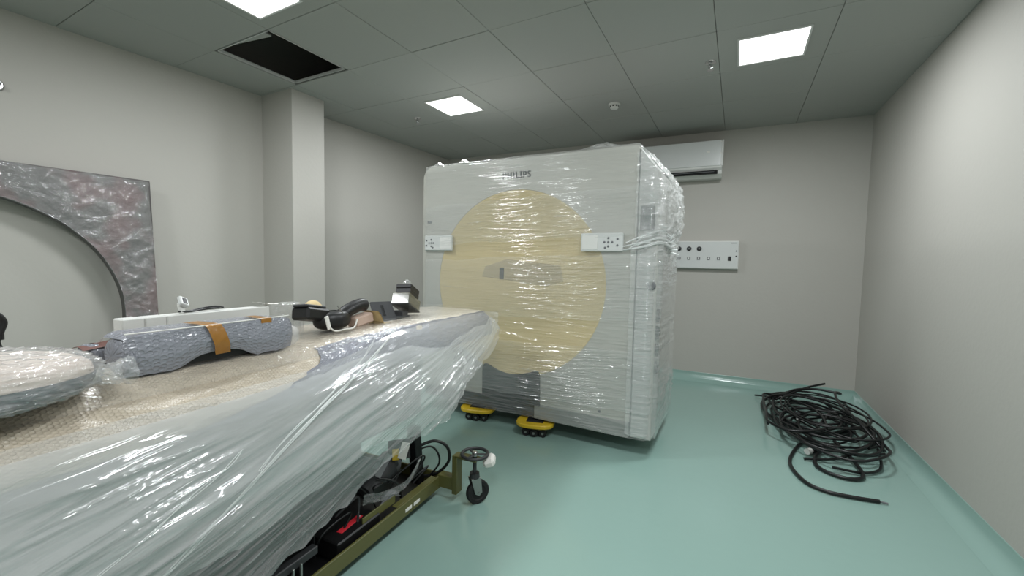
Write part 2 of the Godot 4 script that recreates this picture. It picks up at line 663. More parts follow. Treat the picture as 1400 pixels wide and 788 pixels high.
func build_gantry() -> void:
	var g := thing("scanner_gantry", "big white scanner gantry with a beige disc, wrapped in clear stretch film", "medical scanner", Vector3(0, 0, 0))
	var c := Vector2(-0.03, 1.06)
	# rear housing
	var outl := PackedVector2Array([Vector2(-0.85, 0.115), Vector2(0.945, 0.115), Vector2(0.945, 1.775), Vector2(0.83, 1.93), Vector2(-0.79, 1.93), Vector2(-0.85, 1.86)])
	part("housing", prism(outl, -1.17, -0.60, 0.012), M.cover_side, g)
	var fo := round_rect(-0.866, 0.215, 0.815, 1.945, [0.004, 0.004, 0.015, 0.09], 8)
	part("front_cover", prism(ring_poly(fo, c, 0.667), -0.60, GZ, 0.0), M.cover, g)
	# side strip at the right of the front cover, with a sloped shoulder
	part("corner_cover", prism(PackedVector2Array([Vector2(0.822, 0.12), Vector2(0.945, 0.12), Vector2(0.945, 1.775), Vector2(0.822, 1.93)]), -0.62, GZ - 0.004, 0.006), M.cover_side, g)
	part("grip_recess", box(Vector3(0.085, 0.15, 0.012), 0.004), M.dark_grey, g, Vector3(0.878, 1.498, GZ))
	part("round_port", lathe([Vector2(0, 0.012), Vector2(0.022, 0.012), Vector2(0.028, 0.006), Vector2(0.028, -0.002)], 20), M.grey, g, Vector3(0.915, 1.085, GZ - 0.004), Vector3(PI / 2, 0, 0))
	for y in [0.90, 0.79, 0.68, 0.57]:
		part("round_port", lathe([Vector2(0, 0.004), Vector2(0.028, 0.004), Vector2(0.034, 0.014), Vector2(0.040, 0.012), Vector2(0.042, -0.002)], 20), M.dark_grey, g, Vector3(0.946, y, -0.53), Vector3(0, 0, -PI / 2))
	part("side_hatch", box(Vector3(0.008, 0.62, 0.36), 0.004), M.cover, g, Vector3(0.948, 0.62, -0.86))
	# beige funnel and plugged bore
	var cone := lathe([Vector2(0.666, 0.004), Vector2(0.655, 0.004), Vector2(0.645, -0.004), Vector2(0.36, -0.030)], 72, true)
	part("funnel_ring", cone, M.beige, g, Vector3(c.x, c.y, GZ - 0.006), Vector3(PI / 2, 0, 0))
	part("bore_plug", lathe([Vector2(0.362, -0.030), Vector2(0.2, -0.034), Vector2(0.0, -0.034)], 48), M.beige, g, Vector3(c.x, c.y, GZ - 0.006), Vector3(PI / 2, 0, 0))
	part("bore_slot", box(Vector3(0.035, 0.085, 0.01), 0.003), M.dark_panel, g, Vector3(-0.155, 1.13, GZ - 0.034))
	part("bore_flap", prism(PackedVector2Array([Vector2(-0.33, 1.10), Vector2(-0.12, 1.085), Vector2(0.20, 1.05), Vector2(0.33, 1.085), Vector2(0.345, 1.20), Vector2(0.10, 1.215), Vector2(-0.12, 1.235), Vector2(-0.30, 1.18)]), GZ - 0.046, GZ - 0.036, 0.003), M.beige_dark, g)
	# dark foot cover with a hollowed upper edge
	var np := PackedVector2Array()
	for k in 25:
		var t := k / 24.0
		var x := lerpf(-0.284, 0.19, t)
		var y := 0.455 - 0.052 * sin(PI * clampf((t - 0.06) / 0.88, 0, 1))
		if t < 0.06: y = 0.455 - 0.03 * pow(1.0 - t / 0.06, 2.0)
		if t > 0.94: y = 0.455 - 0.03 * pow((t - 0.94) / 0.06, 2.0)
		np.append(Vector2(x, y))
	np.append(Vector2(0.195, 0.205))
	np.append(Vector2(-0.284, 0.205))
	part("foot_cover", prism(np, GZ - 0.02, GZ + 0.006, 0.002), M.dark_panel, g)
	# kick plate in two lengths
	part("kick_plate", box(Vector3(0.66, 0.105, 0.14), 0.004), M.kick, g, Vector3(0.48, 0.163, GZ - 0.068))
	part("kick_plate", box(Vector3(0.985, 0.09, 0.14), 0.004), M.dark_panel, g, Vector3(-0.345, 0.168, GZ - 0.076))
	part("screw", lathe([Vector2(0, 0.004), Vector2(0.008, 0.003), Vector2(0.009, 0)], 12), M.grey, g, Vector3(0.62, 0.25, GZ), Vector3(PI / 2, 0, 0))
	# control panels
	for s in [0, 1]:
		var w := 0.275 if s == 1 else 0.265
		var x: float = 0.603 if s == 1 else -0.70
		var p := part("control_panel", box(Vector3(w, 0.118, 0.028), 0.006), M.white_gloss, g, Vector3(x, 1.352, GZ + 0.012))
		var sx := -0.075 if s == 1 else 0.072
		part("display", box(Vector3(0.105, 0.09, 0.006), 0.002), M.white, p, Vector3(sx, 0, 0.014))
		var bs := [Vector2(0, 0.026), Vector2(0, 0.0), Vector2(0, -0.026), Vector2(0.025, 0), Vector2(-0.025, 0), Vector2(0.058, 0.02), Vector2(0.058, -0.02), Vector2(-0.02, -0.035)]
		for b: Vector2 in bs:
			var bxp := (0.045 + b.x) if s == 1 else (-0.065 - b.x * 0.8)
			part("button", lathe([Vector2(0, 0.004), Vector2(0.006, 0.0035), Vector2(0.0075, 0)], 12), M.grey, p, Vector3(bxp, b.y, 0.014), Vector3(PI / 2, 0, 0))
	part("badge", box(Vector3(0.045, 0.02, 0.003), 0.001), M.grey, g, Vector3(-0.80, 1.518, GZ))
	var tm := TextMesh.new()
	tm.text = "PHILIPS"
	var sf := SystemFont.new()
	sf.font_names = PackedStringArray(["Droid Sans"])
	sf.font_weight = 700
	tm.font = sf
	tm.font_size = 48
	tm.pixel_size = 0.00128
	tm.depth = 0.003
	part("lettering", tm, M.letter, g, Vector3(-0.03, 1.828, GZ + 0.002), Vector3.ZERO, "dark block letters")
	# stretch film: a belt wound round the machine
	gantry_film(g)

func ridge(a: float, b: float) -> float:
	var n := 1.0 - minf(1.0, 1.6 * absf(nz.get_noise_2d(a, b)))
	return n * n * n

func belt_path(off: float) -> PackedVector3Array:
	# (x, distance, z) round the left side, the front and the right side
	var ctrl := [Vector2(-0.87, -1.18), Vector2(-0.87, -0.50), Vector2(-0.82, GZ), Vector2(0.90, GZ), Vector2(0.95, -0.50), Vector2(0.95, -1.18)]
	var out := PackedVector3Array()
	var dist := 0.0
	var prev := Vector2.INF
	for i in ctrl.size() - 1:
		var a: Vector2 = ctrl[i]
		var b: Vector2 = ctrl[i + 1]
		var n := maxi(4, int(a.distance_to(b) / 0.018))
		for k in n:
			var p := a.lerp(b, float(k) / n)
			if prev != Vector2.INF: dist += p.distance_to(prev)
			prev = p
			out.append(Vector3(p.x, dist, p.y))
	out.append(Vector3(0.95, dist + 0.018, -1.18))
	return out

func gantry_film(g: Node3D) -> void:
	var path := belt_path(0.0)
	var n := path.size()
	var cx := 0.04
	var cz := -0.85
	# main belt
	var rows := 640
	var top_rows := 18
	var main := func(u: float, v: float) -> Vector3:
		var i := roundi(u * (n - 1))
		var p := path[i]
		var q := path[mini(i + 1, n - 1)] - path[maxi(i - 1, 0)]
		var nrm := Vector3(-q.z, 0, q.x).normalized()
		var r := v * (rows + top_rows)
		var y := lerpf(0.118, 1.952, minf(r / rows, 1.0))
		var s := p.y
		var patch := 0.5 + 0.8 * smoothstep(-0.35, 0.5, nz.get_noise_2d(s * 1.3 + 40.0, y * 1.7))
		var w := (ridge(s * 0.55, y * 25.0 - s * 0.7) * 0.0062 + ridge(s * 0.85 + 30.0, y * 42.0 + s * 0.8) * 0.0042 + ridge(s * 0.4 + 70.0, y * 12.0 + s * 1.5) * 0.0080) * patch
		w += nz.get_noise_2d(s * 1.1 + 20.0, y * 1.6) * 0.004
		var x := p.x
		var z := p.z
		x = maxf(x, gantry_left(y) - 0.006) if p.x < 0.0 else minf(x, gantry_right(y) + 0.006)
		var side := clampf((x - 0.84) / 0.08, 0, 1)
		var d := 0.011 + w
		# slack, puffed-out film on the right shoulder, tied in below it
		if side > 0.0:
			var puff := exp(-pow((y - 1.60) / 0.16, 2.0)) * 0.024 * clampf((GZ - z) / 0.25, 0, 1)
			var crum := absf(nz2.get_noise_2d(z * 3.0 + 5.0, y * 7.0)) * 0.022 * smoothstep(1.2, 1.5, y)
			d += (puff + crum) * side
			d -= exp(-pow((y - 1.40) / 0.05, 2.0)) * 0.004 * side
		var pos := Vector3(x, y, z) + nrm * d
		if r > rows:
			var k := (r - rows) / top_rows
			pos.x = lerpf(pos.x, cx, k * 0.10)
			pos.z = lerpf(pos.z, cz, k * 0.28)
			var lift := 0.004 + 0.006 * absf(nz.get_noise_2d(s * 9.0, k * 3.0))
			lift += 0.034 * exp(-pow((pos.x - 0.57) / 0.10, 2.0)) * sin(PI * k) * (0.7 + 0.6 * nz.get_noise_2d(s * 14.0, k * 6.0))
			lift += 0.030 * exp(-pow((pos.x + 0.735) / 0.02, 2.0)) * sin(PI * k) + 0.028 * exp(-pow((pos.x + 0.49) / 0.03, 2.0)) * sin(PI * k)
			pos.y += lift * smoothstep(0.0, 0.25, k)
		return pos
	part("stretch_film", grid(n - 1, rows + top_rows, main, func(u: float, v: float) -> Vector2: return Vector2(path[roundi(u * (n - 1))].y, v * 1.9)), M.film, g, Vector3.ZERO, Vector3.ZERO, "clear stretch film with glossy wrinkles")
	# three narrower turns of film wound over it at a slant
	for band in [[0.98, 1.10, 0.42, 0.021], [1.45, 1.58, 0.30, 0.027], [0.42, 0.50, 0.38, 0.024]]:
		part("stretch_film", grid(n - 1, 150, func(u: float, v: float) -> Vector3:
			var i := roundi(u * (n - 1))
			var p := path[i]
			var q := path[mini(i + 1, n - 1)] - path[maxi(i - 1, 0)]
			var nrm := Vector3(-q.z, 0, q.x).normalized()
			var mid: float = lerpf(band[0], band[1], u)
			var wide: float = band[2]
			var y := mid + (v - 0.5) * wide + 0.012 * nz.get_noise_2d(u * 7.0, mid * 5.0 + roundf(v))
			var f := 0.4 + 0.9 * smoothstep(-0.35, 0.5, nz.get_noise_2d(p.y * 1.5 + 60.0, y * 2.0))
			var d: float = band[3] + (ridge(p.y * 0.5 + mid * 40.0, y * 27.0 - p.y * 2.0) * 0.0058 + ridge(p.y * 0.9 + mid * 70.0, y * 46.0 - p.y * 2.6) * 0.0036) * f
			return Vector3(p.x, y, p.z) + nrm * d, func(u: float, v: float) -> Vector2: return Vector2(u * 3.0, v * 0.4)), M.film_band, g, Vector3.ZERO, Vector3.ZERO, "slanting turn of clear stretch film")
	# second, thicker winding round the right corner
	var m0 := 0
	for i in n:
		if path[i].x < 0.70 or path[i].z < GZ - 0.4 and path[i].x < 0: m0 = i
	var dense := func(u: float, v: float) -> Vector3:
		var fi := lerpf(m0 + 6, n - 1, u)
		var i := int(fi)
		var p := path[i]
		var q := path[mini(i + 1, n - 1)] - path[maxi(i - 1, 0)]
		var nrm := Vector3(-q.z, 0, q.x).normalized()
		var lo := 0.135 + 0.02 * nz.get_noise_2d(u * 9.0, 1.0)
		var edge := clampf(u / 0.25, 0, 1)
		var hi := lerpf(1.36, 1.47, edge) + 0.02 * nz.get_noise_2d(u * 12.0, 4.0)
		var y := lerpf(lo, hi, v)
		var w := nz2.get_noise_2d(p.y * 0.8 + 9.0, y * 13.0) * 0.005
		var crum := absf(nz2.get_noise_2d(p.y * 6.0, y * 7.0)) * 0.018 * smoothstep(1.05, 1.35, y)
		var flare := smoothstep(0.93, 1.0, v) * 0.022 * edge
		return Vector3(p.x, y, p.z) + nrm * (0.017 + w + crum + flare)
	part("stretch_film", grid(90, 220, dense, func(u: float, v: float) -> Vector2: return Vector2(u * 0.9, v * 1.3)), M.film_wind, g, Vector3.ZERO, Vector3.ZERO, "thicker film winding round the corner")
	# crumpled shoulder sheet and its tied tuft
	var shoulder := func(u: float, v: float) -> Vector3:
		var i := int(lerpf(m0 + 7, n - 1, u))
		var p := path[i]
		var q := path[mini(i + 1, n - 1)] - path[maxi(i - 1, 0)]
		var nrm := Vector3(-q.z, 0, q.x).normalized()
		var y := lerpf(1.38, 1.90, v)
		var x := minf(p.x, gantry_right(y) + 0.004)
		var back := clampf((GZ - p.z) / 0.3, 0, 1)
		var puff := exp(-pow((y - 1.60) / 0.17, 2.0)) * 0.030 * back
		var crum := absf(nz2.get_noise_2d(p.y * 7.0 + 2.0, y * 6.0 + p.y * 2.0)) * 0.026
		return Vector3(x, y + 0.01 * nz.get_noise_2d(u * 8.0, v * 8.0), p.z) + nrm * (0.016 + puff + crum)
	part("stretch_film", grid(110, 90, shoulder, func(u: float, v: float) -> Vector2: return Vector2(u * 0.9, v * 0.55)), M.film_dense, g, Vector3.ZERO, Vector3.ZERO, "crumpled milky film on the shoulder")
	var st := stool()
	for k in 5:
		var a := Vector3(0.965, 1.36 - 0.02 * k, -0.62 - 0.03 * k)
		tube_to(st, smooth_path([a, a + Vector3(0.025, 0.015, 0.005 * k), a + Vector3(0.045 + 0.006 * k, 0.05 - 0.012 * k, 0.01)], 5), 0.010, 6, false, 0.003)
	part("film_tuft", done(st), M.strand, g)
	st = stool()
	for k in 9:
		var dy := rng.randf_range(-0.05, 0.03)
		var sag := rng.randf_range(-0.02, 0.02)
		tube_to(st, smooth_path([Vector3(0.76 + rng.randf_range(-0.04, 0.05), 1.33 + dy * 0.6, GZ + 0.016), Vector3(0.86, 1.375 + dy + sag, GZ + 0.03), Vector3(0.955, 1.39 + dy, GZ - 0.02), Vector3(0.992, 1.385 + dy + sag, -0.62), Vector3(0.99, 1.37 + dy, -0.85)], 6), rng.randf_range(0.002, 0.006), 5)
	part("film_strand", done(st), M.strand, g, Vector3.ZERO, Vector3.ZERO, "gathered white strands of film")

func build_skates() -> void:
	var at := [Vector3(-0.345, 0, -0.50), Vector3(0.16, 0, -0.46)]
	var says := ["yellow moving skate with black wheels under the gantry, behind the table end", "yellow moving skate with black wheels under the gantry, below its dark foot cover"]
	for i in 2:
		var t := thing("moving_skate", says[i], "skate", at[i], 0.25, "yellow skates under the gantry")
		# boat-shaped yellow deck
		var pl := PackedVector2Array()
		for k in 20:
			var a := TAU * k / 20
			pl.append(Vector2(0.135 * signf(cos(a)) * pow(absf(cos(a)), 0.7), 0.105 * signf(sin(a)) * pow(absf(sin(a)), 0.7)))
		var st := stool()
		prism_to(st, pl, 0.0, 0.028, 0.006, Transform3D(Basis(Vector3(1, 0, 0), Vector3(0, 0, -1), Vector3(0, 1, 0)), Vector3(0, 0.068, 0)))
		part("deck", done(st), M.yellow, t)
		part("rubber_pad", box(Vector3(0.12, 0.008, 0.10), 0.003), M.rubber, t, Vector3(0, 0.098, -0.005))
		part("chassis", box(Vector3(0.17, 0.03, 0.12), 0.005), M.black, t, Vector3(0, 0.053, 0))
		for w in [Vector3(-0.06, 0.028, 0.05), Vector3(0.0, 0.028, 0.06), Vector3(0.06, 0.028, 0.05), Vector3(-0.05, 0.028, -0.05), Vector3(0.05, 0.028, -0.05)]:
			var wh := part("wheel", lathe([Vector2(0, -0.014), Vector2(0.024, -0.014), Vector2(0.028, -0.010), Vector2(0.028, 0.010), Vector2(0.024, 0.014), Vector2(0, 0.014)], 20), M.rubber, t, w, Vector3(PI / 2, 0, 0))
			part("hub", lathe([Vector2(0, 0.016), Vector2(0.008, 0.016), Vector2(0.010, 0.013)], 12), M.steel, wh)

# ------------------------------------------------------------------ patient table
const TABLE_AT := Vector3(-0.03, 0, 0)
const TABLE_TURN := 0.068

func t_world(l: Vector3) -> Vector3:
	return TABLE_AT + l.rotated(Vector3.UP, TABLE_TURN)

func top_y(x: float, z: float) -> float:
	var near := smoothstep(0.55, 1.35, z)
	var h := lerpf(0.905, 0.893, near)
	var e := absf(x + 0.24) / 0.24
	return h - lerpf(0.012, 0.042, near) * pow(e, 5.0)

func table_section(t: float, z: float) -> Vector2:
	# across the table top: t 0..1 from the left lower lip over the top to the right lower lip
	if t < 0.14:
		var k := t / 0.14
		return Vector2(-0.505 + 0.025 * k * k, lerpf(0.77, top_y(-0.48, z), pow(k, 0.8)))
	if t > 0.80:
		var k := (t - 0.80) / 0.20
		return Vector2(lerpf(0.055, 0.078, smoothstep(0.75, 1.3, z)) * sin(k * PI * 0.62), lerpf(top_y(0.0, z), 0.755, pow(k, 1.25)))
	var x := lerpf(-0.48, 0.0, (t - 0.14) / 0.66)
	return Vector2(x, top_y(x, z))

func skirt_bottom(z: float) -> float:
	var pts := [Vector2(-0.02, 0.80), Vector2(0.10, 0.715), Vector2(0.30, 0.64), Vector2(0.44, 0.59), Vector2(0.50, 0.50), Vector2(0.545, 0.425), Vector2(0.80, 0.415), Vector2(1.02, 0.385), Vector2(1.20, 0.31), Vector2(1.33, 0.262), Vector2(1.55, 0.23), Vector2(2.4, 0.21)]
	for i in pts.size() - 1:
		if z <= pts[i + 1].x:
			return lerpf(pts[i].y, pts[i + 1].y, clampf((z - pts[i].x) / (pts[i + 1].x - pts[i].x), 0, 1))
	return 0.21

func build_table() -> void:
	var t := thing("patient_table", "long patient table draped in clear stretch film, its open base on an olive frame", "patient table", TABLE_AT, TABLE_TURN)
	# cradle under the wraps
	part("cradle", box(Vector3(0.46, 0.09, 2.26), 0.012), M.table_side, t, Vector3(-0.235, 0.82, 1.12))
	part("mattress", grid(60, 30, func(u: float, v: float) -> Vector3:
		var z := lerpf(-0.045, 0.64, v)
		var q := table_section(lerpf(0.0, 0.86, u), z)
		return Vector3(q.x, q.y + 0.002 + 0.002 * nz.get_noise_2d(q.x * 9.0, z * 9.0), z), func(u: float, v: float) -> Vector2: return Vector2(u, v)), M.top_white, t, Vector3.ZERO, Vector3.ZERO, "cream padded end of the table top")
	part("end_panel", prism(PackedVector2Array([Vector2(-0.50, 0.77), Vector2(0.03, 0.775), Vector2(0.012, 0.88), Vector2(-0.02, 0.896), Vector2(-0.46, 0.896), Vector2(-0.49, 0.87)]), -0.045, -0.02, 0.003), M.white, t)
	# bubble wrap over the near three quarters
	part("bubble_wrap", grid(130, 260, func(u: float, v: float) -> Vector3:
		var z := lerpf(0.60, 2.30, v) + 0.02 * nz.get_noise_2d(u * 8.0, 0.0) * (1.0 - v)
		var q := table_section(u, z)
		var b := 0.005 + 0.004 * nz.get_noise_2d(q.x * 14.0 + 4.0, z * 10.0) + 0.003 * nz2.get_noise_2d(u * 6.0, z * 2.0)
		return Vector3(q.x + (b if u > 0.8 else 0.0), q.y + b, z), func(u: float, v: float) -> Vector2: return Vector2(u * 0.78, v * 1.7)), M.bubble_cream, t, Vector3.ZERO, Vector3.ZERO, "cream bubble wrap over the table top")
	# grey bubble wrap hanging over the right edge, mid length
	part("bubble_wrap", grid(50, 180, func(u: float, v: float) -> Vector3:
		var z := lerpf(-0.04, 1.20 + 0.45 * u * u + 0.02 * nz.get_noise_2d(u * 6.0, 2.0), v)
		var b := 0.013 + 0.003 * nz.get_noise_2d(u * 7.0 + 9.0, z * 12.0)
		var up := lerpf(0.806, 0.765, smoothstep(0.6, 0.85, z)) + 0.008 * nz.get_noise_2d(z * 7.0, 3.0)
		var q := table_section(lerpf(up, 1.0, u), z)
		return Vector3(q.x + b * smoothstep(0.0, 0.5, u), q.y + b * (1.0 - 0.6 * u), z), func(u: float, v: float) -> Vector2: return Vector2(u * 0.3, v * 1.3)), M.bubble_grey, t, Vector3.ZERO, Vector3.ZERO, "grey bubble wrap along the table edge")
	table_film(t)
	table_base(t)

func skirt_point(z: float, k: float, extra: float, lower: float) -> Vector3:
	# k 0 at the upper edge, 1 at the lower hem
	var top := top_y(0.0, z) + 0.006
	var y0 := top - 0.022 * smoothstep(0.75, 1.3, z)
	var y := lerpf(y0, lower, k)
	var drop := top - y
	var x := 0.125 * (1.0 - exp(-drop / 0.045)) + 0.008
	x += 0.028 * smoothstep(0.05, 0.30, drop) - 0.075 * smoothstep(0.30, 0.62, drop)
	var far := 1.0 - smoothstep(0.0, 0.55, z)
	x += 0.012 * far * smoothstep(0.0, 0.1, drop)
	# folds fan out from where the film is knotted near the table end
	var fan := (0.98 - y) / (z + 0.40)
	var amp := smoothstep(0.02, 0.12, drop)
	var fine := 0.4 + 0.9 * smoothstep(-0.4, 0.5, nz.get_noise_2d(z * 1.6 + 30.0, y * 2.6))
	x += (nz2.get_noise_2d(z * 0.5 + 1.0, fan * 14.0) * 0.009 + ridge(z * 1.1, fan * 30.0) * 0.0065 * fine + ridge(z * 1.6 + 3.0, fan * 62.0) * 0.0038 * fine + ridge(z * 2.2 + 40.0, fan * 115.0) * 0.0020 * fine) * amp
	x += nz.get_noise_2d(z * 1.3 + 8.0, y * 2.2) * 0.010 * amp
	return Vector3(x + extra, y, z)

func table_film(t: Node3D) -> void:
	# outer sheet down to the ragged hem
	part("stretch_film", grid(420, 230, func(u: float, v: float) -> Vector3:
		var z := lerpf(-0.05, 2.32, u)
		var hem := skirt_bottom(z) + 0.010 * nz.get_noise_2d(z * 11.0, 2.0)
		var p := skirt_point(z, v, 0.004, hem)
		if z < 0.0: p.x *= 1.0 - 0.35 * pow(-z / 0.05, 2.0)
		return p, func(u: float, v: float) -> Vector2: return Vector2(u * 2.37, v * 0.6 + u * 0.38)), M.film_side, t, Vector3.ZERO, Vector3.ZERO, "clear stretch film skirt with long wrinkles")
	# second winding, covers all but the lowest strip
	part("stretch_film", grid(360, 120, func(u: float, v: float) -> Vector3:
		var z := lerpf(-0.03, 2.32, u)
		var hem := skirt_bottom(z) + 0.03 + 0.16 * smoothstep(0.75, 1.25, z) + 0.015 * nz.get_noise_2d(z * 4.0, 8.0)
		hem = minf(hem, 0.80)
		var st := lerpf(0.34, 0.05, smoothstep(0.0, 1.25, z)) + 0.05 * nz.get_noise_2d(z * 3.0, 5.0) * (1.0 - smoothstep(0.8, 1.3, z))
		return skirt_point(z, st + (1.0 - st) * v, -0.006 - 0.004 * nz.get_noise_2d(z * 3.0, v * 5.0), hem), func(u: float, v: float) -> Vector2: return Vector2(u * 2.37 + 0.3, v * 0.5 + u * 0.3)), M.film_skirt, t, Vector3.ZERO, Vector3.ZERO, "inner milky layer of stretch film")
	# film closing the far end
	part("stretch_film", grid(70, 40, func(u: float, v: float) -> Vector3:
		var lo := lerpf(0.72, 0.80, u * u)
		var y := lerpf(0.90, lo, v)
		var x := lerpf(-0.50, 0.10, u)
		var b := 0.02 * sin(PI * u) * sin(PI * minf(v * 1.4, 1.0)) + 0.006 * nz2.get_noise_2d(u * 5.0, v * 5.0)
		return Vector3(x, y, -0.052 - b), func(u: float, v: float) -> Vector2: return Vector2(u * 0.6, v * 0.3)), M.film_side, t)
	# thin film drawn over the cream top
	part("stretch_film", grid(60, 160, func(u: float, v: float) -> Vector3:
		var z := lerpf(-0.05, 2.32, v)
		var q := table_section(lerpf(0.02, 0.82, u), z)
		return Vector3(q.x, q.y + 0.014 + 0.002 * nz2.get_noise_2d(u * 4.0, z * 3.0), z), func(u: float, v: float) -> Vector2: return Vector2(u * 0.6, v * 2.3)), M.clear_top, t)
	# twisted strands of film pulled tight across the skirt
	var strands := [
		[Vector3(0.03, 0.905, 0.84), Vector3(0.125, 0.83, 1.09), Vector3(0.165, 0.74, 1.33), Vector3(0.172, 0.61, 1.57), Vector3(0.155, 0.47, 1.785), Vector3(0.12, 0.33, 1.97)],
		[Vector3(0.05, 0.89, 0.98), Vector3(0.14, 0.81, 1.20), Vector3(0.168, 0.73, 1.40), Vector3(0.172, 0.63, 1.56)],
		[Vector3(0.165, 0.70, 1.60), Vector3(0.172, 0.64, 1.72), Vector3(0.17, 0.58, 1.86), Vector3(0.165, 0.52, 1.96)],
	]
	for k in strands.size():
		var st := stool()
		var ctrl: Array = strands[k]
		var base := smooth_path(ctrl, 14)
		for q in (4 if k == 0 else 2):
			var pts := PackedVector3Array()
			for i in base.size():
				var a := i * 0.35 + q * TAU / 4.0
				pts.append(base[i] + Vector3(0.003, cos(a) * 0.0045, sin(a) * 0.0045) + Vector3(0, nz.get_noise_2d(i * 0.05, q * 3.0) * 0.006, 0))
			tube_to(st, pts, 0.0018 if k == 0 else 0.0011, 5)
		part("film_strand", done(st), M.strand, t, Vector3.ZERO, Vector3.ZERO, "twisted strand of film")
	# low slack band of film sagging across the open base
	part("stretch_film", grid(70, 10, func(u: float, v: float) -> Vector3:
		var z := lerpf(0.66, 1.02, u)
		var y := lerpf(0.245, 0.20, u) - 0.05 * sin(PI * u) + lerpf(0.0, 0.02 + 0.025 * u, v)
		return Vector3(0.045 + 0.02 * sin(u * 5.0) + 0.006 * nz.get_noise_2d(u * 6.0, v * 4.0), y, z), func(u: float, v: float) -> Vector2: return Vector2(u * 0.8, v * 0.1)), M.film_arch, t)

func table_base(t: Node3D) -> void:
	# welded olive frame just above the floor
	var f := part("frame_rail", box(Vector3(0.012, 0.065, 1.75), 0.002), M.olive, t, Vector3(0.062, 0.075, 1.375))
	part("frame_rail", box(Vector3(0.012, 0.065, 1.75), 0.002), M.olive, t, Vector3(-0.53, 0.075, 1.375))
	part("frame_crossbar", box(Vector3(0.60, 0.065, 0.012), 0.002), M.olive, t, Vector3(-0.235, 0.075, 0.497))
	part("frame_crossbar", box(Vector3(0.60, 0.065, 0.012), 0.002), M.olive, t, Vector3(-0.235, 0.075, 2.25))
	part("base_tray", box(Vector3(0.585, 0.006, 1.74), 0.001), M.black, t, Vector3(-0.235, 0.048, 1.375))
	for z in [0.72, 0.78]:
		part("rail_label", box(Vector3(0.002, 0.016, 0.045), 0.0005), M.paper, t, Vector3(0.069, 0.07, z))
	part("rail_lip", box(Vector3(0.03, 0.005, 0.30), 0.001), M.olive, t, Vector3(0.045, 0.108, 0.70))
	part("rail_bracket", box(Vector3(0.006, 0.035, 0.20), 0.001), M.olive, t, Vector3(0.03, 0.135, 0.93))
	# outrigger with hand wheel and castor
	var st := stool()
	bx(st, Vector3(0.10, 0.065, 0.05), xf(Vector3(0.11, 0.085, 0.51)), 0.003)
	part("outrigger_arm", done(st), M.olive, t)
	st = stool()
	bx(st, Vector3(0.028, 0.20, 0.055), xf(Vector3(0.160, 0.135, 0.51)), 0.002)
	bx(st, Vector3(0.12, 0.012, 0.055), xf(Vector3(0.22, 0.231, 0.51)), 0.002)
	part("outrigger_bracket", done(st), M.olive, t)
	var hw := part("hand_wheel", lathe([Vector2(0.058, -0.006), Vector2(0.064, -0.009), Vector2(0.070, -0.006), Vector2(0.073, 0.0), Vector2(0.070, 0.006), Vector2(0.064, 0.009), Vector2(0.058, 0.006), Vector2(0.056, 0.0), Vector2(0.058, -0.006)], 36, true), M.dark_grey, t, Vector3(0.262, 0.258, 0.51))
	for k in 3:
		part("spoke", box(Vector3(0.062, 0.007, 0.014), 0.002), M.dark_grey, hw, Vector3(cos(TAU * k / 3 + 0.4) * 0.032, -0.002, -sin(TAU * k / 3 + 0.4) * 0.032), Vector3(0, TAU * k / 3 + 0.4, 0))
	part("hub", lathe([Vector2(0, 0.012), Vector2(0.010, 0.012), Vector2(0.014, 0.008), Vector2(0.016, -0.008), Vector2(0, -0.010)], 18), M.steel, hw)
	part("wheel_wrap", box(Vector3(0.06, 0.045, 0.075), 0.014), M.paper, t, Vector3(0.325, 0.222, 0.475), Vector3(0.2, 0.4, 0.3), "white wadding behind the hand wheel")
	part("castor_stem", lathe([Vector2(0, 0.255), Vector2(0.010, 0.255), Vector2(0.010, 0.165), Vector2(0.024, 0.163), Vector2(0.026, 0.138), Vector2(0.0, 0.136)], 18), M.dark_grey, t, Vector3(0.262, 0, 0.51))
	var fk := stool()
	for s in [-1.0, 1.0]:
		prism_to(fk, PackedVector2Array([Vector2(-0.026, 0.138), Vector2(0.026, 0.138), Vector2(0.034, 0.062), Vector2(0.018, 0.046), Vector2(-0.004, 0.060)]), -0.0015, 0.0015, 0.0, Transform3D(Basis(Vector3.UP, 0.95), Vector3(0.262, 0, 0.51)) * xf(Vector3(0, 0, s * 0.020)))
	bx(fk, Vector3(0.05, 0.004, 0.043), Transform3D(Basis(Vector3.UP, 0.95), Vector3(0.262, 0.138, 0.51)), 0.001)
	part("castor_fork", done(fk), M.steel, t)
	var off := Vector3(0.018, 0, 0).rotated(Vector3.UP, 0.95)
	var wl := part("castor_wheel", lathe([Vector2(0.0, -0.010), Vector2(0.034, -0.010), Vector2(0.040, -0.014), Vector2(0.055, -0.014), Vector2(0.060, -0.009), Vector2(0.060, 0.009), Vector2(0.055, 0.014), Vector2(0.040, 0.014), Vector2(0.034, 0.010), Vector2(0, 0.010)], 32), M.rubber, t, Vector3(0.262, 0.060, 0.51) + off, Vector3(PI / 2, 0, 0))
	wl.basis = Basis(Vector3.UP, 0.95) * Basis(Vector3.RIGHT, PI / 2)
	part("axle", lathe([Vector2(0, -0.024), Vector2(0.008, -0.024), Vector2(0.008, 0.024), Vector2(0, 0.024)], 12), M.steel, wl)
	# lift column and machinery seen in the open base
	part("bellows", box(Vector3(0.44, 0.34, 1.72), 0.02), M.bellows, t, Vector3(-0.25, 0.595, 1.40))
	part("base_panel", box(Vector3(0.015, 0.40, 1.70), 0.003), M.black, t, Vector3(-0.50, 0.25, 1.38))
	part("lift_column", box(Vector3(0.30, 0.60, 0.34), 0.008), M.dark_grey, t, Vector3(-0.27, 0.40, 1.75))
	part("scissor_arm", box(Vector3(0.035, 0.07, 1.05), 0.004), M.dark_grey, t, Vector3(-0.10, 0.42, 1.12), Vector3(-0.52, 0, 0))
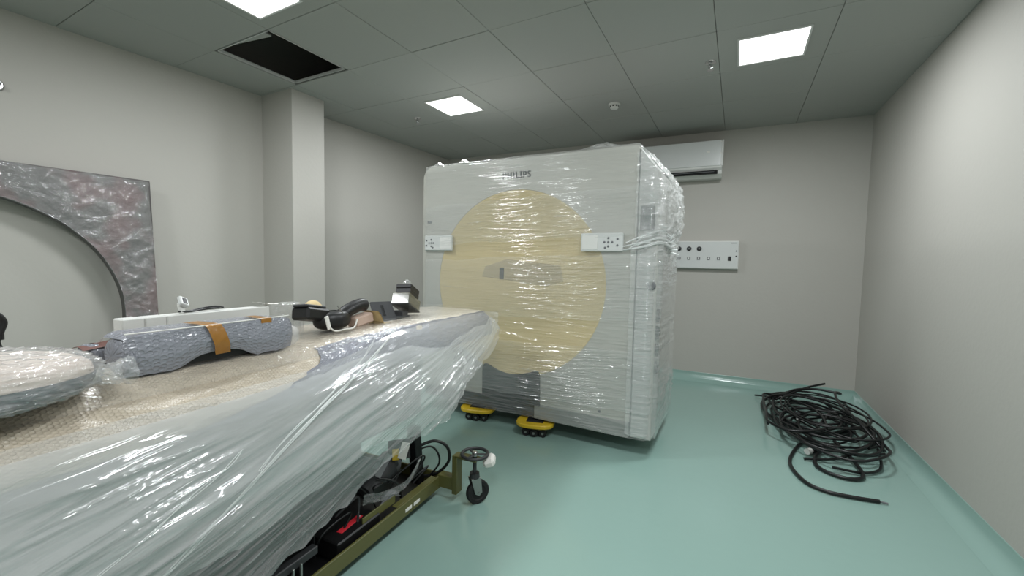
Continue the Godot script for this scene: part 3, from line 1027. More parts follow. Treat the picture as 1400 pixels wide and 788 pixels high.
	part("scissor_arm", box(Vector3(0.035, 0.07, 1.05), 0.004), M.dark_grey, t, Vector3(-0.40, 0.42, 1.12), Vector3(-0.52, 0, 0))
	part("front_post", box(Vector3(0.05, 0.30, 0.05), 0.004), M.black, t, Vector3(-0.03, 0.23, 0.60), Vector3(0.12, 0, 0))
	part("front_post", box(Vector3(0.05, 0.66, 0.05), 0.004), M.black, t, Vector3(-0.42, 0.42, 0.62))
	part("actuator", lathe([Vector2(0, 0), Vector2(0.042, 0), Vector2(0.045, 0.01), Vector2(0.045, 0.17), Vector2(0.03, 0.18), Vector2(0.03, 0.20), Vector2(0, 0.20)], 24), M.dark_grey, t, Vector3(-0.055, 0.185, 0.93), Vector3(-1.25, 0, 0))
	part("motor", lathe([Vector2(0, 0), Vector2(0.055, 0), Vector2(0.06, 0.012), Vector2(0.06, 0.16), Vector2(0.052, 0.175), Vector2(0, 0.178)], 24), M.grey, t, Vector3(-0.12, 0.21, 0.68), Vector3(PI / 2, 0.25, 0))
	part("circuit_board", box(Vector3(0.10, 0.09, 0.004), 0.001), M.dark_grey, t, Vector3(-0.02, 0.315, 0.74), Vector3(-0.5, 0.55, 0.1))
	part("board_label", box(Vector3(0.038, 0.075, 0.002), 0.0005), M.paper, t, Vector3(0.022, 0.325, 0.757), Vector3(-0.5, 0.55, -0.25))
	part("board_label", box(Vector3(0.026, 0.10, 0.002), 0.0005), M.grey, t, Vector3(0.036, 0.325, 0.91), Vector3(-0.35, 0.9, -0.6))
	part("terminal_block", box(Vector3(0.03, 0.05, 0.02), 0.002), M.yellow, t, Vector3(-0.02, 0.30, 0.765), Vector3(-0.5, 0.55, 0.1))
	part("relay_box", box(Vector3(0.10, 0.06, 0.13), 0.006), M.black, t, Vector3(-0.06, 0.19, 0.86), Vector3(0, 0.1, 0))
	var pb := part("power_box", box(Vector3(0.17, 0.075, 0.23), 0.005), M.black, t, Vector3(-0.045, 0.092, 1.05))
	part("red_label", box(Vector3(0.026, 0.002, 0.125), 0.0005), M.red, pb, Vector3(0.03, 0.0385, 0.0), Vector3(0, 0.08, 0))
	part("label_dot", lathe([Vector2(0, 0.0015), Vector2(0.006, 0.0015), Vector2(0.006, 0)], 14), M.paper, pb, Vector3(0.026, 0.0395, -0.052))
	part("channel_bar", box(Vector3(0.03, 0.03, 0.62), 0.003), M.dark_grey, t, Vector3(0.02, 0.165, 1.56))
	part("channel_bar", box(Vector3(0.02, 0.02, 0.5), 0.003), M.grey, t, Vector3(0.036, 0.125, 1.62))
	for z in [1.33, 1.36, 1.62]:
		part("stud", box(Vector3(0.008, 0.065, 0.008), 0.001), M.steel, t, Vector3(0.045, 0.135, z))
	part("connector_block", box(Vector3(0.05, 0.04, 0.07), 0.004), M.grey, t, Vector3(-0.03, 0.11, 0.80), Vector3(0, 0.3, 0))
	part("connector_block", box(Vector3(0.05, 0.05, 0.05), 0.004), M.dark_grey, t, Vector3(-0.02, 0.36, 0.63), Vector3(0.2, 0.3, 0))
	# wiring looms
	var r := RandomNumberGenerator.new()
	r.seed = 21
	for k in 14:
		var z := r.randf_range(0.60, 1.25)
		var a := Vector3(r.randf_range(-0.16, 0.02), r.randf_range(0.08, 0.16), z)
		var b := a + Vector3(r.randf_range(-0.05, 0.05), r.randf_range(0.04, 0.14), r.randf_range(-0.1, 0.1))
		var c := b + Vector3(r.randf_range(-0.05, 0.04), r.randf_range(-0.05, 0.06), r.randf_range(0.04, 0.14))
		var d := c + Vector3(r.randf_range(-0.1, 0.0), r.randf_range(-0.1, -0.03), r.randf_range(0.0, 0.1))
		part("wire", tube(smooth_path([a, b, c, d], 6), r.randf_range(0.003, 0.006), 6), [M.cable, M.dark_grey, M.cable][k % 3], t)
	for k in 6:
		var x := -0.01 + 0.006 * k
		part("ribbon_wire", tube(smooth_path([Vector3(x, 0.10, 0.93), Vector3(x + 0.01, 0.135 + 0.004 * k, 0.86), Vector3(x, 0.12, 0.78), Vector3(x - 0.04, 0.09, 0.72)], 6), 0.0025, 6), M.grey, t)
	# two black hoses looping out at the far corner
	part("hose", tube(smooth_path([Vector3(-0.04, 0.26, 0.60), Vector3(0.03, 0.285, 0.53), Vector3(0.085, 0.25, 0.49), Vector3(0.09, 0.17, 0.48), Vector3(0.03, 0.10, 0.50), Vector3(-0.05, 0.08, 0.54)], 8), 0.008, 8), M.cable, t)
	part("hose", tube(smooth_path([Vector3(-0.03, 0.25, 0.60), Vector3(0.02, 0.26, 0.545), Vector3(0.05, 0.22, 0.52), Vector3(0.05, 0.16, 0.51), Vector3(0.01, 0.10, 0.53)], 8), 0.005, 8), M.cable, t)

# ------------------------------------------------------------------ things on the table
func build_table_items() -> void:
	# bubble-wrapped box with brown tape, in table axes
	var at := t_world(Vector3(-0.115, 0.894, 1.505))
	var t := thing("wrapped_box", "flat box in grey bubble wrap with brown parcel tape lying on the table", "parcel", at, TABLE_TURN)
	t.scale = Vector3(1.0, 0.93, 1.0)
	# front is +x; bottom edge ragged
	part("box_body", box(Vector3(0.10, 0.10, 0.42), 0.006), M.black, t, Vector3(-0.005, 0.055, 0.0))
	part("bubble_wrap", grid(60, 90, func(u: float, v: float) -> Vector3:
		var z := lerpf(-0.235, 0.24, v)
		var e := pow(absf(z - 0.005) / 0.25, 14.0)
		var a := lerpf(0.0, 1.0, u)
		var p: Vector2
		var rag := 0.002 + 0.010 * absf(nz.get_noise_2d(z * 6.0, 1.0)) + 0.036 * exp(-pow((z - 0.02) / 0.085, 4.0))
		if a < 0.35:
			p = Vector2(lerpf(-0.06, 0.058, a / 0.35), 0.122)
		else:
			p = Vector2(0.062 + 0.012 * sin((a - 0.35) / 0.65 * PI), lerpf(0.122, maxf(0.002, rag), (a - 0.35) / 0.65))
		var b := 0.0015 * nz.get_noise_2d(u * 5.0, z * 9.0)
		return Vector3((p.x + b) * (1.0 - 0.5 * e), p.y * (1.0 - 0.25 * e) + b * 0.6, z), func(u: float, v: float) -> Vector2: return Vector2(u * 0.26, v * 0.5)), M.bubble_grey, t, Vector3.ZERO, Vector3.ZERO, "grey bubble wrap")
	part("wrap_edge", tube(smooth_path([Vector3(0.045, 0.1235, 0.235), Vector3(0.06, 0.1245, 0.1), Vector3(0.06, 0.1255, -0.05), Vector3(0.055, 0.125, -0.22)], 10), 0.0022, 6), M.paper, t)
	part("tape", grid(16, 6, func(u: float, v: float) -> Vector3:
		var p := Vector2(lerpf(-0.03, 0.060, u / 0.25), 0.128) if u < 0.25 else Vector2(0.068 + 0.013 * sin((u - 0.25) / 0.75 * PI), lerpf(0.126, 0.030, (u - 0.25) / 0.75))
		return Vector3(p.x + 0.002 * nz.get_noise_2d(u * 6.0, v * 4.0), p.y, 0.045 - 0.035 * u + lerpf(-0.022, 0.022, v)), func(u: float, v: float) -> Vector2: return Vector2(u, v)), M.tape, t, Vector3.ZERO, Vector3.ZERO, "wide strip of brown parcel tape")
	part("tape", grid(10, 4, func(u: float, v: float) -> Vector3:
		var p := Vector2(lerpf(-0.02, 0.058, u / 0.5), 0.1275) if u < 0.5 else Vector2(0.066, lerpf(0.126, 0.10, (u - 0.5) / 0.5))
		return Vector3(p.x, p.y, -0.13 + lerpf(-0.018, 0.018, v)), func(u: float, v: float) -> Vector2: return Vector2(u, v)), M.tape, t, Vector3.ZERO, Vector3.ZERO, "short strip of brown parcel tape")
	part("wrap_end", grid(24, 16, func(u: float, v: float) -> Vector3:
		var a := u * TAU
		var r := 0.042 * sin(PI * (0.15 + 0.85 * v)) + 0.006 * nz2.get_noise_2d(u * 6.0, v * 3.0)
		return Vector3(0.02 + cos(a) * r, 0.045 + sin(a) * r * 0.95, -0.225 - 0.055 * v), func(u: float, v: float) -> Vector2: return Vector2(u * 0.2, v * 0.1)), M.film_pad, t)
	part("wrap_end", grid(28, 18, func(u: float, v: float) -> Vector3:
		var a := u * TAU
		var r := pow(1.0 - pow(v, 3.0), 0.4) + 0.05 * nz2.get_noise_2d(u * 6.0, v * 3.0)
		return Vector3(0.005 + cos(a) * r * 0.066, 0.060 + sin(a) * r * 0.056, 0.215 + 0.032 * v), func(u: float, v: float) -> Vector2: return Vector2(u * 0.3, v * 0.08)), M.bubble_grey, t)
	# white cover strip standing behind it
	var at2 := t_world(Vector3(-0.285, 0.898, 1.352))
	var s := thing("cover_strip", "long white metal cover strip standing behind the bubble-wrapped box", "cover strip", at2, TABLE_TURN)
	part("strip_panel", box(Vector3(0.05, 0.125, 0.34), 0.003), M.white, s, Vector3(0, 0.0635, 0.03))
	part("strip_end", box(Vector3(0.05, 0.125, 0.055), 0.003), M.white, s, Vector3(0, 0.0635, 0.2285))
	part("strip_end", box(Vector3(0.05, 0.125, 0.055), 0.003), M.white, s, Vector3(0, 0.0635, 0.285))
	part("clear_end", box(Vector3(0.055, 0.13, 0.14), 0.006), M.film_pad, s, Vector3(0, 0.067, -0.21))
	part("end_frame", box(Vector3(0.05, 0.11, 0.012), 0.003), M.clear, s, Vector3(0, 0.06, -0.288))
	part("torn_paper", grid(10, 6, func(u: float, v: float) -> Vector3: return Vector3(lerpf(-0.02, 0.025, v), 0.129 + 0.012 * u * u + 0.006 * absf(nz.get_noise_2d(u * 5.0, v * 4.0)), lerpf(-0.19, -0.10, u)), func(u: float, v: float) -> Vector2: return Vector2(u, v)), M.paper, s)
	# white plug with its black lead on top of the strip
	var pg := thing("plug_connector", "small white plug standing on the white cover strip, with black leads", "plug", t_world(Vector3(-0.285, 1.024, 1.50)), TABLE_TURN)
	pg.scale = Vector3.ONE * 0.72
	part("neck", box(Vector3(0.02, 0.05, 0.022), 0.004), M.white, pg, Vector3(0, 0.024, 0), Vector3(0.15, 0, 0))
	var sh := part("shell", box(Vector3(0.05, 0.018, 0.042), 0.004), M.white_gloss, pg, Vector3(0.004, 0.052, -0.006), Vector3(-0.45, 0.2, -0.85))
	part("socket_face", box(Vector3(0.034, 0.004, 0.022), 0.001), M.black, sh, Vector3(0, 0.0085, 0))
	part("lead", tube(smooth_path([Vector3(0.002, 0.012, 0.0), Vector3(0.004, 0.008, -0.03), Vector3(0.004, 0.017, -0.09), Vector3(-0.006, 0.019, -0.15), Vector3(-0.012, 0.010, -0.19)], 8), 0.0042, 8), M.cable, pg)
	part("lead", tube(smooth_path([Vector3(0.004, 0.010, 0.015), Vector3(0.010, 0.006, -0.03), Vector3(0.012, 0.012, -0.10), Vector3(0.006, 0.012, -0.16)], 8), 0.0042, 8), M.cable, pg)
	# film-wrapped pad at the near end
	var pad := thing("wrapped_cushion", "rounded beige cushion wrapped in shiny film at the near end of the table", "cushion", t_world(Vector3(-0.07, 0.898, 2.115)), TABLE_TURN)
	var pad_fn := func(u: float, v: float, grow: float) -> Vector3:
		var a := u * TAU
		var ca := cos(a)
		var sa := sin(a)
		var rz := 0.30
		var rx := 0.17
		var ex := signf(ca) * pow(absf(ca), 0.75)
		var ez := signf(sa) * pow(absf(sa), 0.75)
		var w := sin(PI * v)
		var rr := pow(maxf(w, 0.0), 0.32)
		var y := 0.044 - 0.044 * signf(cos(PI * v)) * pow(absf(cos(PI * v)), 0.75)
		var p := Vector3(ex * (rx * rr), y, ez * (rz * rr))
		p += Vector3(ex, (v - 0.5) * 1.4, ez) * grow
		return p
	part("cushion_core", grid(64, 24, func(u: float, v: float) -> Vector3: return pad_fn.call(u, v, 0.0) + Vector3(0, 0.006, 0), func(u: float, v: float) -> Vector2: return Vector2(u, v)), M.pad, pad)
	part("cushion_base", grid(64, 16, func(u: float, v: float) -> Vector3: return pad_fn.call(u, 0.02 + v * 0.5, 0.003) + Vector3(0, 0.002, 0), func(u: float, v: float) -> Vector2: return Vector2(u, v)), M.pad_base, pad)
	part("film_wrap", grid(140, 60, func(u: float, v: float) -> Vector3:
		var p: Vector3 = pad_fn.call(u, v, 0.007 + 0.015 * absf(nz2.get_noise_2d(u * 14.0, v * 7.0)))
		p.y = maxf(p.y + 0.006, 0.0)
		return p, func(u: float, v: float) -> Vector2: return Vector2(u * 1.1, v * 0.5)), M.film_pad, pad, Vector3.ZERO, Vector3.ZERO, "shiny crumpled film")
	part("film_tail", grid(30, 20, func(u: float, v: float) -> Vector3:
		var a := u * TAU
		var r := 0.012 + 0.026 * v + 0.010 * nz2.get_noise_2d(u * 5.0, v * 3.0)
		return Vector3(0.07 + cos(a) * r, 0.035 + sin(a) * r * 0.8, -0.27 - 0.085 * v), func(u: float, v: float) -> Vector2: return Vector2(u * 0.2, v * 0.1)), M.film_pad, pad)
	# small brown-topped bundle between cushion and box
	var bd := thing("small_bundle", "small bubble-wrapped bundle with a brown flap between cushion and taped box", "bundle", t_world(Vector3(-0.275, 0.898, 1.725)), TABLE_TURN)
	bd.scale = Vector3(0.72, 0.66, 0.72)
	part("bundle_body", grid(24, 12, func(u: float, v: float) -> Vector3:
		var a := u * TAU
		var r := pow(sin(PI * clampf(v, 0.02, 0.98)), 0.5)
		return Vector3(cos(a) * 0.05 * r, 0.05 - 0.05 * cos(PI * v), sin(a) * 0.045 * r) + Vector3(0.003, 0, 0) * nz.get_noise_2d(u * 7.0, v * 7.0), func(u: float, v: float) -> Vector2: return Vector2(u * 0.25, v * 0.1)), M.bubble_grey, bd)
	part("brown_flap", grid(8, 6, func(u: float, v: float) -> Vector3: return Vector3(lerpf(-0.04, 0.05, u), 0.094 + 0.012 * sin(u * PI) - 0.012 * v, lerpf(-0.055, 0.045, v)), func(u: float, v: float) -> Vector2: return Vector2(u, v)), M.brown, bd)
	part("film_scrap", grid(10, 8, func(u: float, v: float) -> Vector3: return Vector3(lerpf(-0.02, 0.03, u), 0.10 + 0.045 * v + 0.006 * nz2.get_noise_2d(u * 4.0, v * 4.0), -0.03 - 0.05 * v + 0.03 * u), func(u: float, v: float) -> Vector2: return Vector2(u * 0.1, v * 0.1)), M.film_pad, bd)
	# black bent hose at the left
	var hs := thing("bent_hose", "bent black hose rising behind the film-wrapped cushion", "hose", t_world(Vector3(-0.44, 0.905, 1.874)), TABLE_TURN)
	hs.scale = Vector3.ONE * 0.68
	part("hose_body", tube(smooth_path([Vector3(0, 0.012, 0.10), Vector3(0, 0.014, 0.02), Vector3(0.0, 0.05, -0.035), Vector3(0, 0.10, -0.03), Vector3(0, 0.14, -0.042), Vector3(0.0, 0.18, -0.05), Vector3(0.0, 0.215, -0.02), Vector3(0, 0.20, 0.05), Vector3(0, 0.13, 0.12)], 8), 0.011, 10), M.cable, hs)
	part("clamp", lathe([Vector2(0.010, -0.012), Vector2(0.015, -0.012), Vector2(0.015, 0.012), Vector2(0.010, 0.012)], 14), M.black, hs, Vector3(0, 0.12, -0.036))
	# black strap holder
	var hd := thing("strap_holder", "black padded head holder with straps lying on the table", "head holder", t_world(Vector3(-0.175, 0.914, 0.99)), TABLE_TURN)
	hd.scale = Vector3.ONE * 1.13
	part("cradle_body", grid(36, 18, func(u: float, v: float) -> Vector3:
		var a := u * TAU
		var r := pow(sin(PI * clampf(v, 0.02, 0.98)), 0.45)
		return Vector3(cos(a) * 0.055 * r, 0.034 - 0.034 * cos(PI * v), sin(a) * 0.075 * r + 0.0), func(u: float, v: float) -> Vector2: return Vector2(u, v)), M.black, hd)
	part("box_top", box(Vector3(0.075, 0.045, 0.115), 0.008), M.black, hd, Vector3(-0.01, 0.062, 0.085), Vector3(-0.18, 0.15, 0.1))
	part("lid", box(Vector3(0.06, 0.010, 0.10), 0.004), M.dark_grey, hd, Vector3(-0.012, 0.090, 0.088), Vector3(-0.18, 0.15, 0.1))
	part("grip", tube(smooth_path([Vector3(0.01, 0.045, -0.03), Vector3(0.005, 0.065, -0.08), Vector3(0.0, 0.078, -0.135), Vector3(0, 0.075, -0.165)], 8), 0.026, 12), M.black, hd)
	part("wedge_pad", box(Vector3(0.05, 0.04, 0.10), 0.006), M.foam, hd, Vector3(0.01, 0.02, -0.135), Vector3(0.15, 0, 0))
	part("strap", tube(smooth_path([Vector3(0.058, 0.030, 0.075), Vector3(0.066, 0.004, 0.05), Vector3(0.068, 0.0035, 0.0), Vector3(0.064, 0.004, -0.045), Vector3(0.045, 0.03, -0.08)], 8), 0.0032, 6), M.paper, hd)
	part("strap", box(Vector3(0.006, 0.05, 0.016), 0.002), M.paper, hd, Vector3(0.058, 0.035, 0.072), Vector3(0.2, 0, 0.1))
	part("buckle", box(Vector3(0.004, 0.004, 0.055), 0.001), M.steel, hd, Vector3(0.045, 0.07, 0.0), Vector3(-0.9, 0.0, 0))
	part("buckle", box(Vector3(0.03, 0.014, 0.028), 0.005), M.steel, hd, Vector3(0.015, 0.068, -0.075), Vector3(0.2, 0.2, -0.5))
	part("cream_pad", grid(16, 8, func(u: float, v: float) -> Vector3:
		var a := u * TAU
		var r := sin(PI * v * 0.5)
		return Vector3(-0.06 + cos(a) * 0.04 * r, 0.045 + 0.062 * cos(PI * v * 0.5), 0.035 + sin(a) * 0.045 * r), func(u: float, v: float) -> Vector2: return Vector2(u, v)), M.tan, hd)
	# tan foam sheet, bent
	var fs := thing("foam_sheet", "bent tan foam sheet leaning between the black holder and the slotted plate", "foam", t_world(Vector3(-0.15, 0.907, 0.755)), TABLE_TURN)
	var fp := [Vector2(0.04, 0.068), Vector2(0.022, 0.050), Vector2(0.004, 0.014), Vector2(-0.006, 0.004), Vector2(-0.055, 0.004)]
	var fpoly := PackedVector2Array()
	for q in fp: fpoly.append(q)
	for k in range(fp.size() - 1, -1, -1): fpoly.append(fp[k] + Vector2(-0.002 if k < 3 else 0.0, -0.004 if k > 2 else -0.002) + (Vector2(-0.006, 0) if k < 3 else Vector2.ZERO))
	part("sheet", prism(fpoly, -0.045, 0.045), M.tan, fs, Vector3.ZERO, Vector3(0, -PI / 2, 0))
	# black plate with a slot
	var ps := thing("slotted_plate", "thin black plate with a long slot propped up on the table", "plate", t_world(Vector3(-0.195, 0.906, 0.665)), TABLE_TURN)
	var pr := round_rect(-0.055, 0.0, 0.055, 0.125, [0.006, 0.006, 0.006, 0.006], 3)
	part("plate_body", prism(pr, -0.003, 0.003, 0.001), M.dark_grey, ps, Vector3(0.03, 0.003, 0.0), Vector3(-0.80, 1.05, 0.0))
	part("slot", box(Vector3(0.014, 0.07, 0.004), 0.001), M.black, ps, Vector3(0.03, 0.003, 0.0) + Basis.from_euler(Vector3(-0.80, 1.05, 0.0)) * Vector3(0, 0.066, 0.0025), Vector3(-0.80, 1.05, 0.0))
	# clear block with a dark top, tilted
	var cb := thing("clear_block", "tilted smoky clear plastic block with a black cap beside the slotted plate", "plastic block", t_world(Vector3(-0.205, 0.907, 0.46)), TABLE_TURN)
	var tl := Vector3(-0.42, 0.22, 0.06)
	var bas := Basis.from_euler(tl)
	part("foot_plate", box(Vector3(0.10, 0.008, 0.17), 0.002), M.dark_panel, cb, Vector3(-0.01, 0.008, 0.09), Vector3(-0.04, 0.2, 0))
	part("foot_block", box(Vector3(0.07, 0.03, 0.06), 0.003), M.dark_grey, cb, Vector3(0.0, 0.022, 0.055), Vector3(-0.1, 0.2, 0))
	part("block_body", box(Vector3(0.10, 0.062, 0.15), 0.004), M.smoke, cb, Vector3(0, 0.076, 0), tl)
	part("block_core", box(Vector3(0.085, 0.040, 0.13), 0.003), M.grey, cb, Vector3(0, 0.076, 0), tl)
	part("block_base", box(Vector3(0.104, 0.007, 0.154), 0.002), M.dark_panel, cb, Vector3(0, 0.078, 0) + bas * Vector3(0, -0.034, 0), tl)
	part("cap", box(Vector3(0.085, 0.026, 0.118), 0.003), M.black, cb, Vector3(0, 0.078, 0) + bas * Vector3(0, 0.047, 0), tl)
	part("cap", box(Vector3(0.085, 0.024, 0.118), 0.003), M.black, cb, Vector3(0, 0.078, 0) + bas * Vector3(0, 0.073, 0), tl)
	part("knob", lathe([Vector2(0, 0.03), Vector2(0.018, 0.028), Vector2(0.024, 0.018), Vector2(0.026, 0)], 18, true), M.clear, cb, Vector3(0, 0.078, 0) + bas * Vector3(0, 0.085, 0.02), tl)
	part("knob_cap", box(Vector3(0.014, 0.006, 0.02), 0.002), M.white_gloss, cb, Vector3(0, 0.078, 0) + bas * Vector3(0, 0.116, 0.02), tl)
	part("knob_cap", box(Vector3(0.014, 0.008, 0.02), 0.002), M.white_gloss, cb, Vector3(0, 0.078, 0) + bas * Vector3(0.01, 0.09, -0.035), tl)

# ------------------------------------------------------------------ ring panel against the left wall
func build_arch() -> void:
	# local x runs towards -z of the room (to the right in view), y up the panel
	var lean := 0.085
	var r := Node3D.new()
	r.name = numbered("gantry_cover_ring")
	add_child(r)
	tag(r, "square cover panel with a large round cut-out, film-wrapped, leaning on the wall", "cover panel")
	r.position = Vector3(-2.135, 0, 1.70)
	r.basis = Basis(Vector3.UP, PI / 2 - 0.056) * Basis(Vector3.RIGHT, -lean)
	var c := Vector2(0.0, 0.845)
	var outl := round_rect(-0.885, 0.006, 0.885, 1.725, [0.01, 0.01, 0.008, 0.008], 3)
	part("panel", prism(ring_poly(outl, c, 0.715, 110), -0.012, 0.012), M.arch, r)
	# return lip round the cut-out
	part("lip", grid(110, 2, func(u: float, v: float) -> Vector3:
		var a := u * TAU
		return Vector3(c.x + cos(a) * 0.714, c.y + sin(a) * 0.714, lerpf(0.012, -0.055, v)), func(u: float, v: float) -> Vector2: return Vector2(u, v)), M.arch_edge, r)
	# film sheet over the face: polar grid from the hole to the outline
	var face := func(u: float, v: float) -> Vector3:
		var a := u * TAU
		var d := Vector2(cos(a), sin(a))
		var rin := 0.708
		# distance to the outline
		var tx := 0.888 / maxf(absf(d.x), 1e-4)
		var ty := (0.882 if d.y > 0 else 0.841) / maxf(absf(d.y), 1e-4)
		var rout := minf(tx, ty) + 0.006 + 0.006 * nz.get_noise_2d(d.x * 9.0, d.y * 9.0)
		var rr := lerpf(rin, rout, v)
		var q := c + d * rr
		var w := 0.006 + 0.020 * absf(nz2.get_noise_2d(q.x * 3.5, q.y * 3.5)) + 0.006 * nz.get_noise_2d(q.x * 16.0, q.y * 16.0)
		var e := minf(v, 1.0 - v)
		return Vector3(q.x, q.y, 0.014 + w + 0.01 * smoothstep(0.0, 0.2, e) - 0.045 * smoothstep(0.93, 1.0, v))
	part("film_wrap", grid(520, 40, face, func(u: float, v: float) -> Vector2:
		var p: Vector3 = face.call(u, v)
		return Vector2(p.x, p.y)), M.film_arch, r, Vector3.ZERO, Vector3.ZERO, "crumpled shiny film")

# ------------------------------------------------------------------ wall and ceiling fittings
func back_z(x: float) -> float:
	return lerpf(LEFT_BACK.y, RIGHT_BACK.y, (x - LEFT_BACK.x) / (RIGHT_BACK.x - LEFT_BACK.x))

func build_wall_things() -> void:
	var ac := thing("air_conditioner", "white split air conditioner mounted high on the back wall", "air conditioner", Vector3(0.70, 2.10, back_z(0.7)))
	ac.rotation.y = 0.04
	var pr := PackedVector2Array([Vector2(0.002, 0.0), Vector2(0.11, 0.0), Vector2(0.165, 0.03), Vector2(0.172, 0.062), Vector2(0.20, 0.085), Vector2(0.208, 0.11), Vector2(0.208, 0.33), Vector2(0.195, 0.35), Vector2(0.002, 0.35)])
	var turn := Transform3D(Basis(Vector3(0, 0, 1), Vector3(0, 1, 0), Vector3(-1, 0, 0)), Vector3.ZERO)
	var st := stool()
	prism_to(st, pr, -0.49, 0.49, 0.006, turn)
	part("body", done(st), M.white, ac)
	part("front_panel", box(Vector3(0.955, 0.245, 0.01), 0.004), M.white_gloss, ac, Vector3(0.0, 0.225, 0.208))
	part("end_cap", box(Vector3(0.014, 0.25, 0.19), 0.004), M.white, ac, Vector3(0.4885, 0.225, 0.11))
	part("air_slot", box(Vector3(0.90, 0.058, 0.02), 0.004), M.black, ac, Vector3(0.0, 0.054, 0.172), Vector3(-0.5, 0, 0))
	part("louver", box(Vector3(0.84, 0.004, 0.035), 0.001), M.grey, ac, Vector3(0.0, 0.05, 0.188), Vector3(0.3, 0, 0))
	part("status_badge", box(Vector3(0.03, 0.018, 0.002), 0.0005), M.paper, ac, Vector3(0.36, 0.24, 0.2135))
	for y in [0.33, 0.22]:
		part("screw_cap", lathe([Vector2(0, 0.003), Vector2(0.005, 0.002), Vector2(0.006, 0)], 10), M.paper, ac, Vector3(0.472, y, 0.213), Vector3(PI / 2, 0, 0))
	# service outlet panel
	var x0 := 0.70
	var x1 := 1.378
	var sp := thing("outlet_panel", "long white metal outlet panel with black knobs on the back wall", "outlet panel", Vector3((x0 + x1) / 2, 1.19, back_z((x0 + x1) / 2)))
	sp.rotation.y = 0.04
	part("panel_box", box(Vector3(x1 - x0, 0.285, 0.05), 0.004), M.white, sp, Vector3(0, 0.142, 0.025))
	part("panel_face", box(Vector3(x1 - x0 - 0.012, 0.27, 0.006), 0.002), M.white_gloss, sp, Vector3(0, 0.142, 0.051))
	for k in 3:
		var b := part("gas_outlet", lathe([Vector2(0, 0.018), Vector2(0.012, 0.018), Vector2(0.014, 0.012), Vector2(0.022, 0.010), Vector2(0.024, 0)], 20), M.dark_grey, sp, Vector3(-0.22 + 0.097 * k, 0.205, 0.054), Vector3(PI / 2, 0, 0))
		part("outlet_core", lathe([Vector2(0, 0.021), Vector2(0.006, 0.021), Vector2(0.007, 0.017)], 12), M.steel, b)
	for k in 5:
		var o := part("socket", box(Vector3(0.030, 0.030, 0.006), 0.002), M.grey, sp, Vector3(-0.216 + 0.0935 * k, 0.104, 0.055))
		part("socket_face", box(Vector3(0.012, 0.020, 0.004), 0.001), M.white, o, Vector3(0, 0, 0.002))
	part("switch", box(Vector3(0.030, 0.045, 0.010), 0.003), M.black, sp, Vector3(0.258, 0.106, 0.056))
	for y in [0.182, 0.130]:
		part("screw", lathe([Vector2(0, 0.004), Vector2(0.006, 0.003), Vector2(0.007, 0)], 10), M.black, sp, Vector3(0.316, y, 0.054), Vector3(PI / 2, 0, 0))
	part("print", box(Vector3(0.05, 0.008, 0.001), 0.0002), M.grey, sp, Vector3(0.29, 0.262, 0.0545))
	# round fitting high on the left wall
	var ws := thing("wall_fitting", "small round metal fitting high on the left wall above the cover panel", "wall fitting", Vector3(-2.366, 2.155, 1.45))
	part("rosette", lathe([Vector2(0, 0.012), Vector2(0.028, 0.012), Vector2(0.034, 0.006), Vector2(0.036, 0)], 20), M.steel, ws, Vector3.ZERO, Vector3(0, 0, -PI / 2))
	part("nozzle", lathe([Vector2(0, 0.05), Vector2(0.012, 0.05), Vector2(0.014, 0.04), Vector2(0.01, 0.03), Vector2(0.01, 0.01)], 14), M.dark_grey, ws, Vector3.ZERO, Vector3(0, 0, -PI / 2))

func build_ceiling_things() -> void:
	var at := [Vector3(1.15, H, -0.99), Vector3(-1.43, H, -1.02)]
	var says := ["chrome fire sprinkler under the ceiling beside the lamp over the cables", "chrome fire sprinkler under the ceiling near the left wall"]
	for k in 2:
		var s := thing("fire_sprinkler", says[k], "sprinkler", at[k], 0.0, "ceiling sprinklers")
		part("escutcheon", lathe([Vector2(0.036, 0.0), Vector2(0.034, -0.006), Vector2(0.016, -0.012), Vector2(0.0, -0.012)], 24), M.chrome, s)
		part("nozzle", lathe([Vector2(0.011, -0.010), Vector2(0.011, -0.026), Vector2(0.006, -0.030), Vector2(0.004, -0.05), Vector2(0, -0.05)], 16), M.chrome, s)
		part("deflector", lathe([Vector2(0, -0.050), Vector2(0.017, -0.050), Vector2(0.019, -0.053), Vector2(0, -0.054)], 18), M.chrome, s)
		part("arm", tube(smooth_path([Vector3(0.010, -0.024, 0), Vector3(0.013, -0.036, 0), Vector3(0.004, -0.05, 0)], 4), 0.002, 6), M.chrome, s)
		part("arm", tube(smooth_path([Vector3(-0.010, -0.024, 0), Vector3(-0.013, -0.036, 0), Vector3(-0.004, -0.05, 0)], 4), 0.002, 6), M.chrome, s)
	var d := thing("smoke_detector", "small white smoke detector on the ceiling in front of the air conditioner", "smoke detector", Vector3(0.378, H, -1.45))
	part("base", lathe([Vector2(0.05, 0.0), Vector2(0.05, -0.012), Vector2(0.046, -0.016), Vector2(0.0, -0.016)], 28), M.white, d)
	part("chamber", lathe([Vector2(0.036, -0.014), Vector2(0.036, -0.032), Vector2(0.028, -0.042), Vector2(0.0, -0.045)], 28), M.white, d)
	for k in 8:
		var a := TAU * k / 8
		part("vent_slot", box(Vector3(0.014, 0.012, 0.004), 0.001), M.black, d, Vector3(cos(a) * 0.036, -0.024, sin(a) * 0.036), Vector3(0, PI / 2 - a, 0))

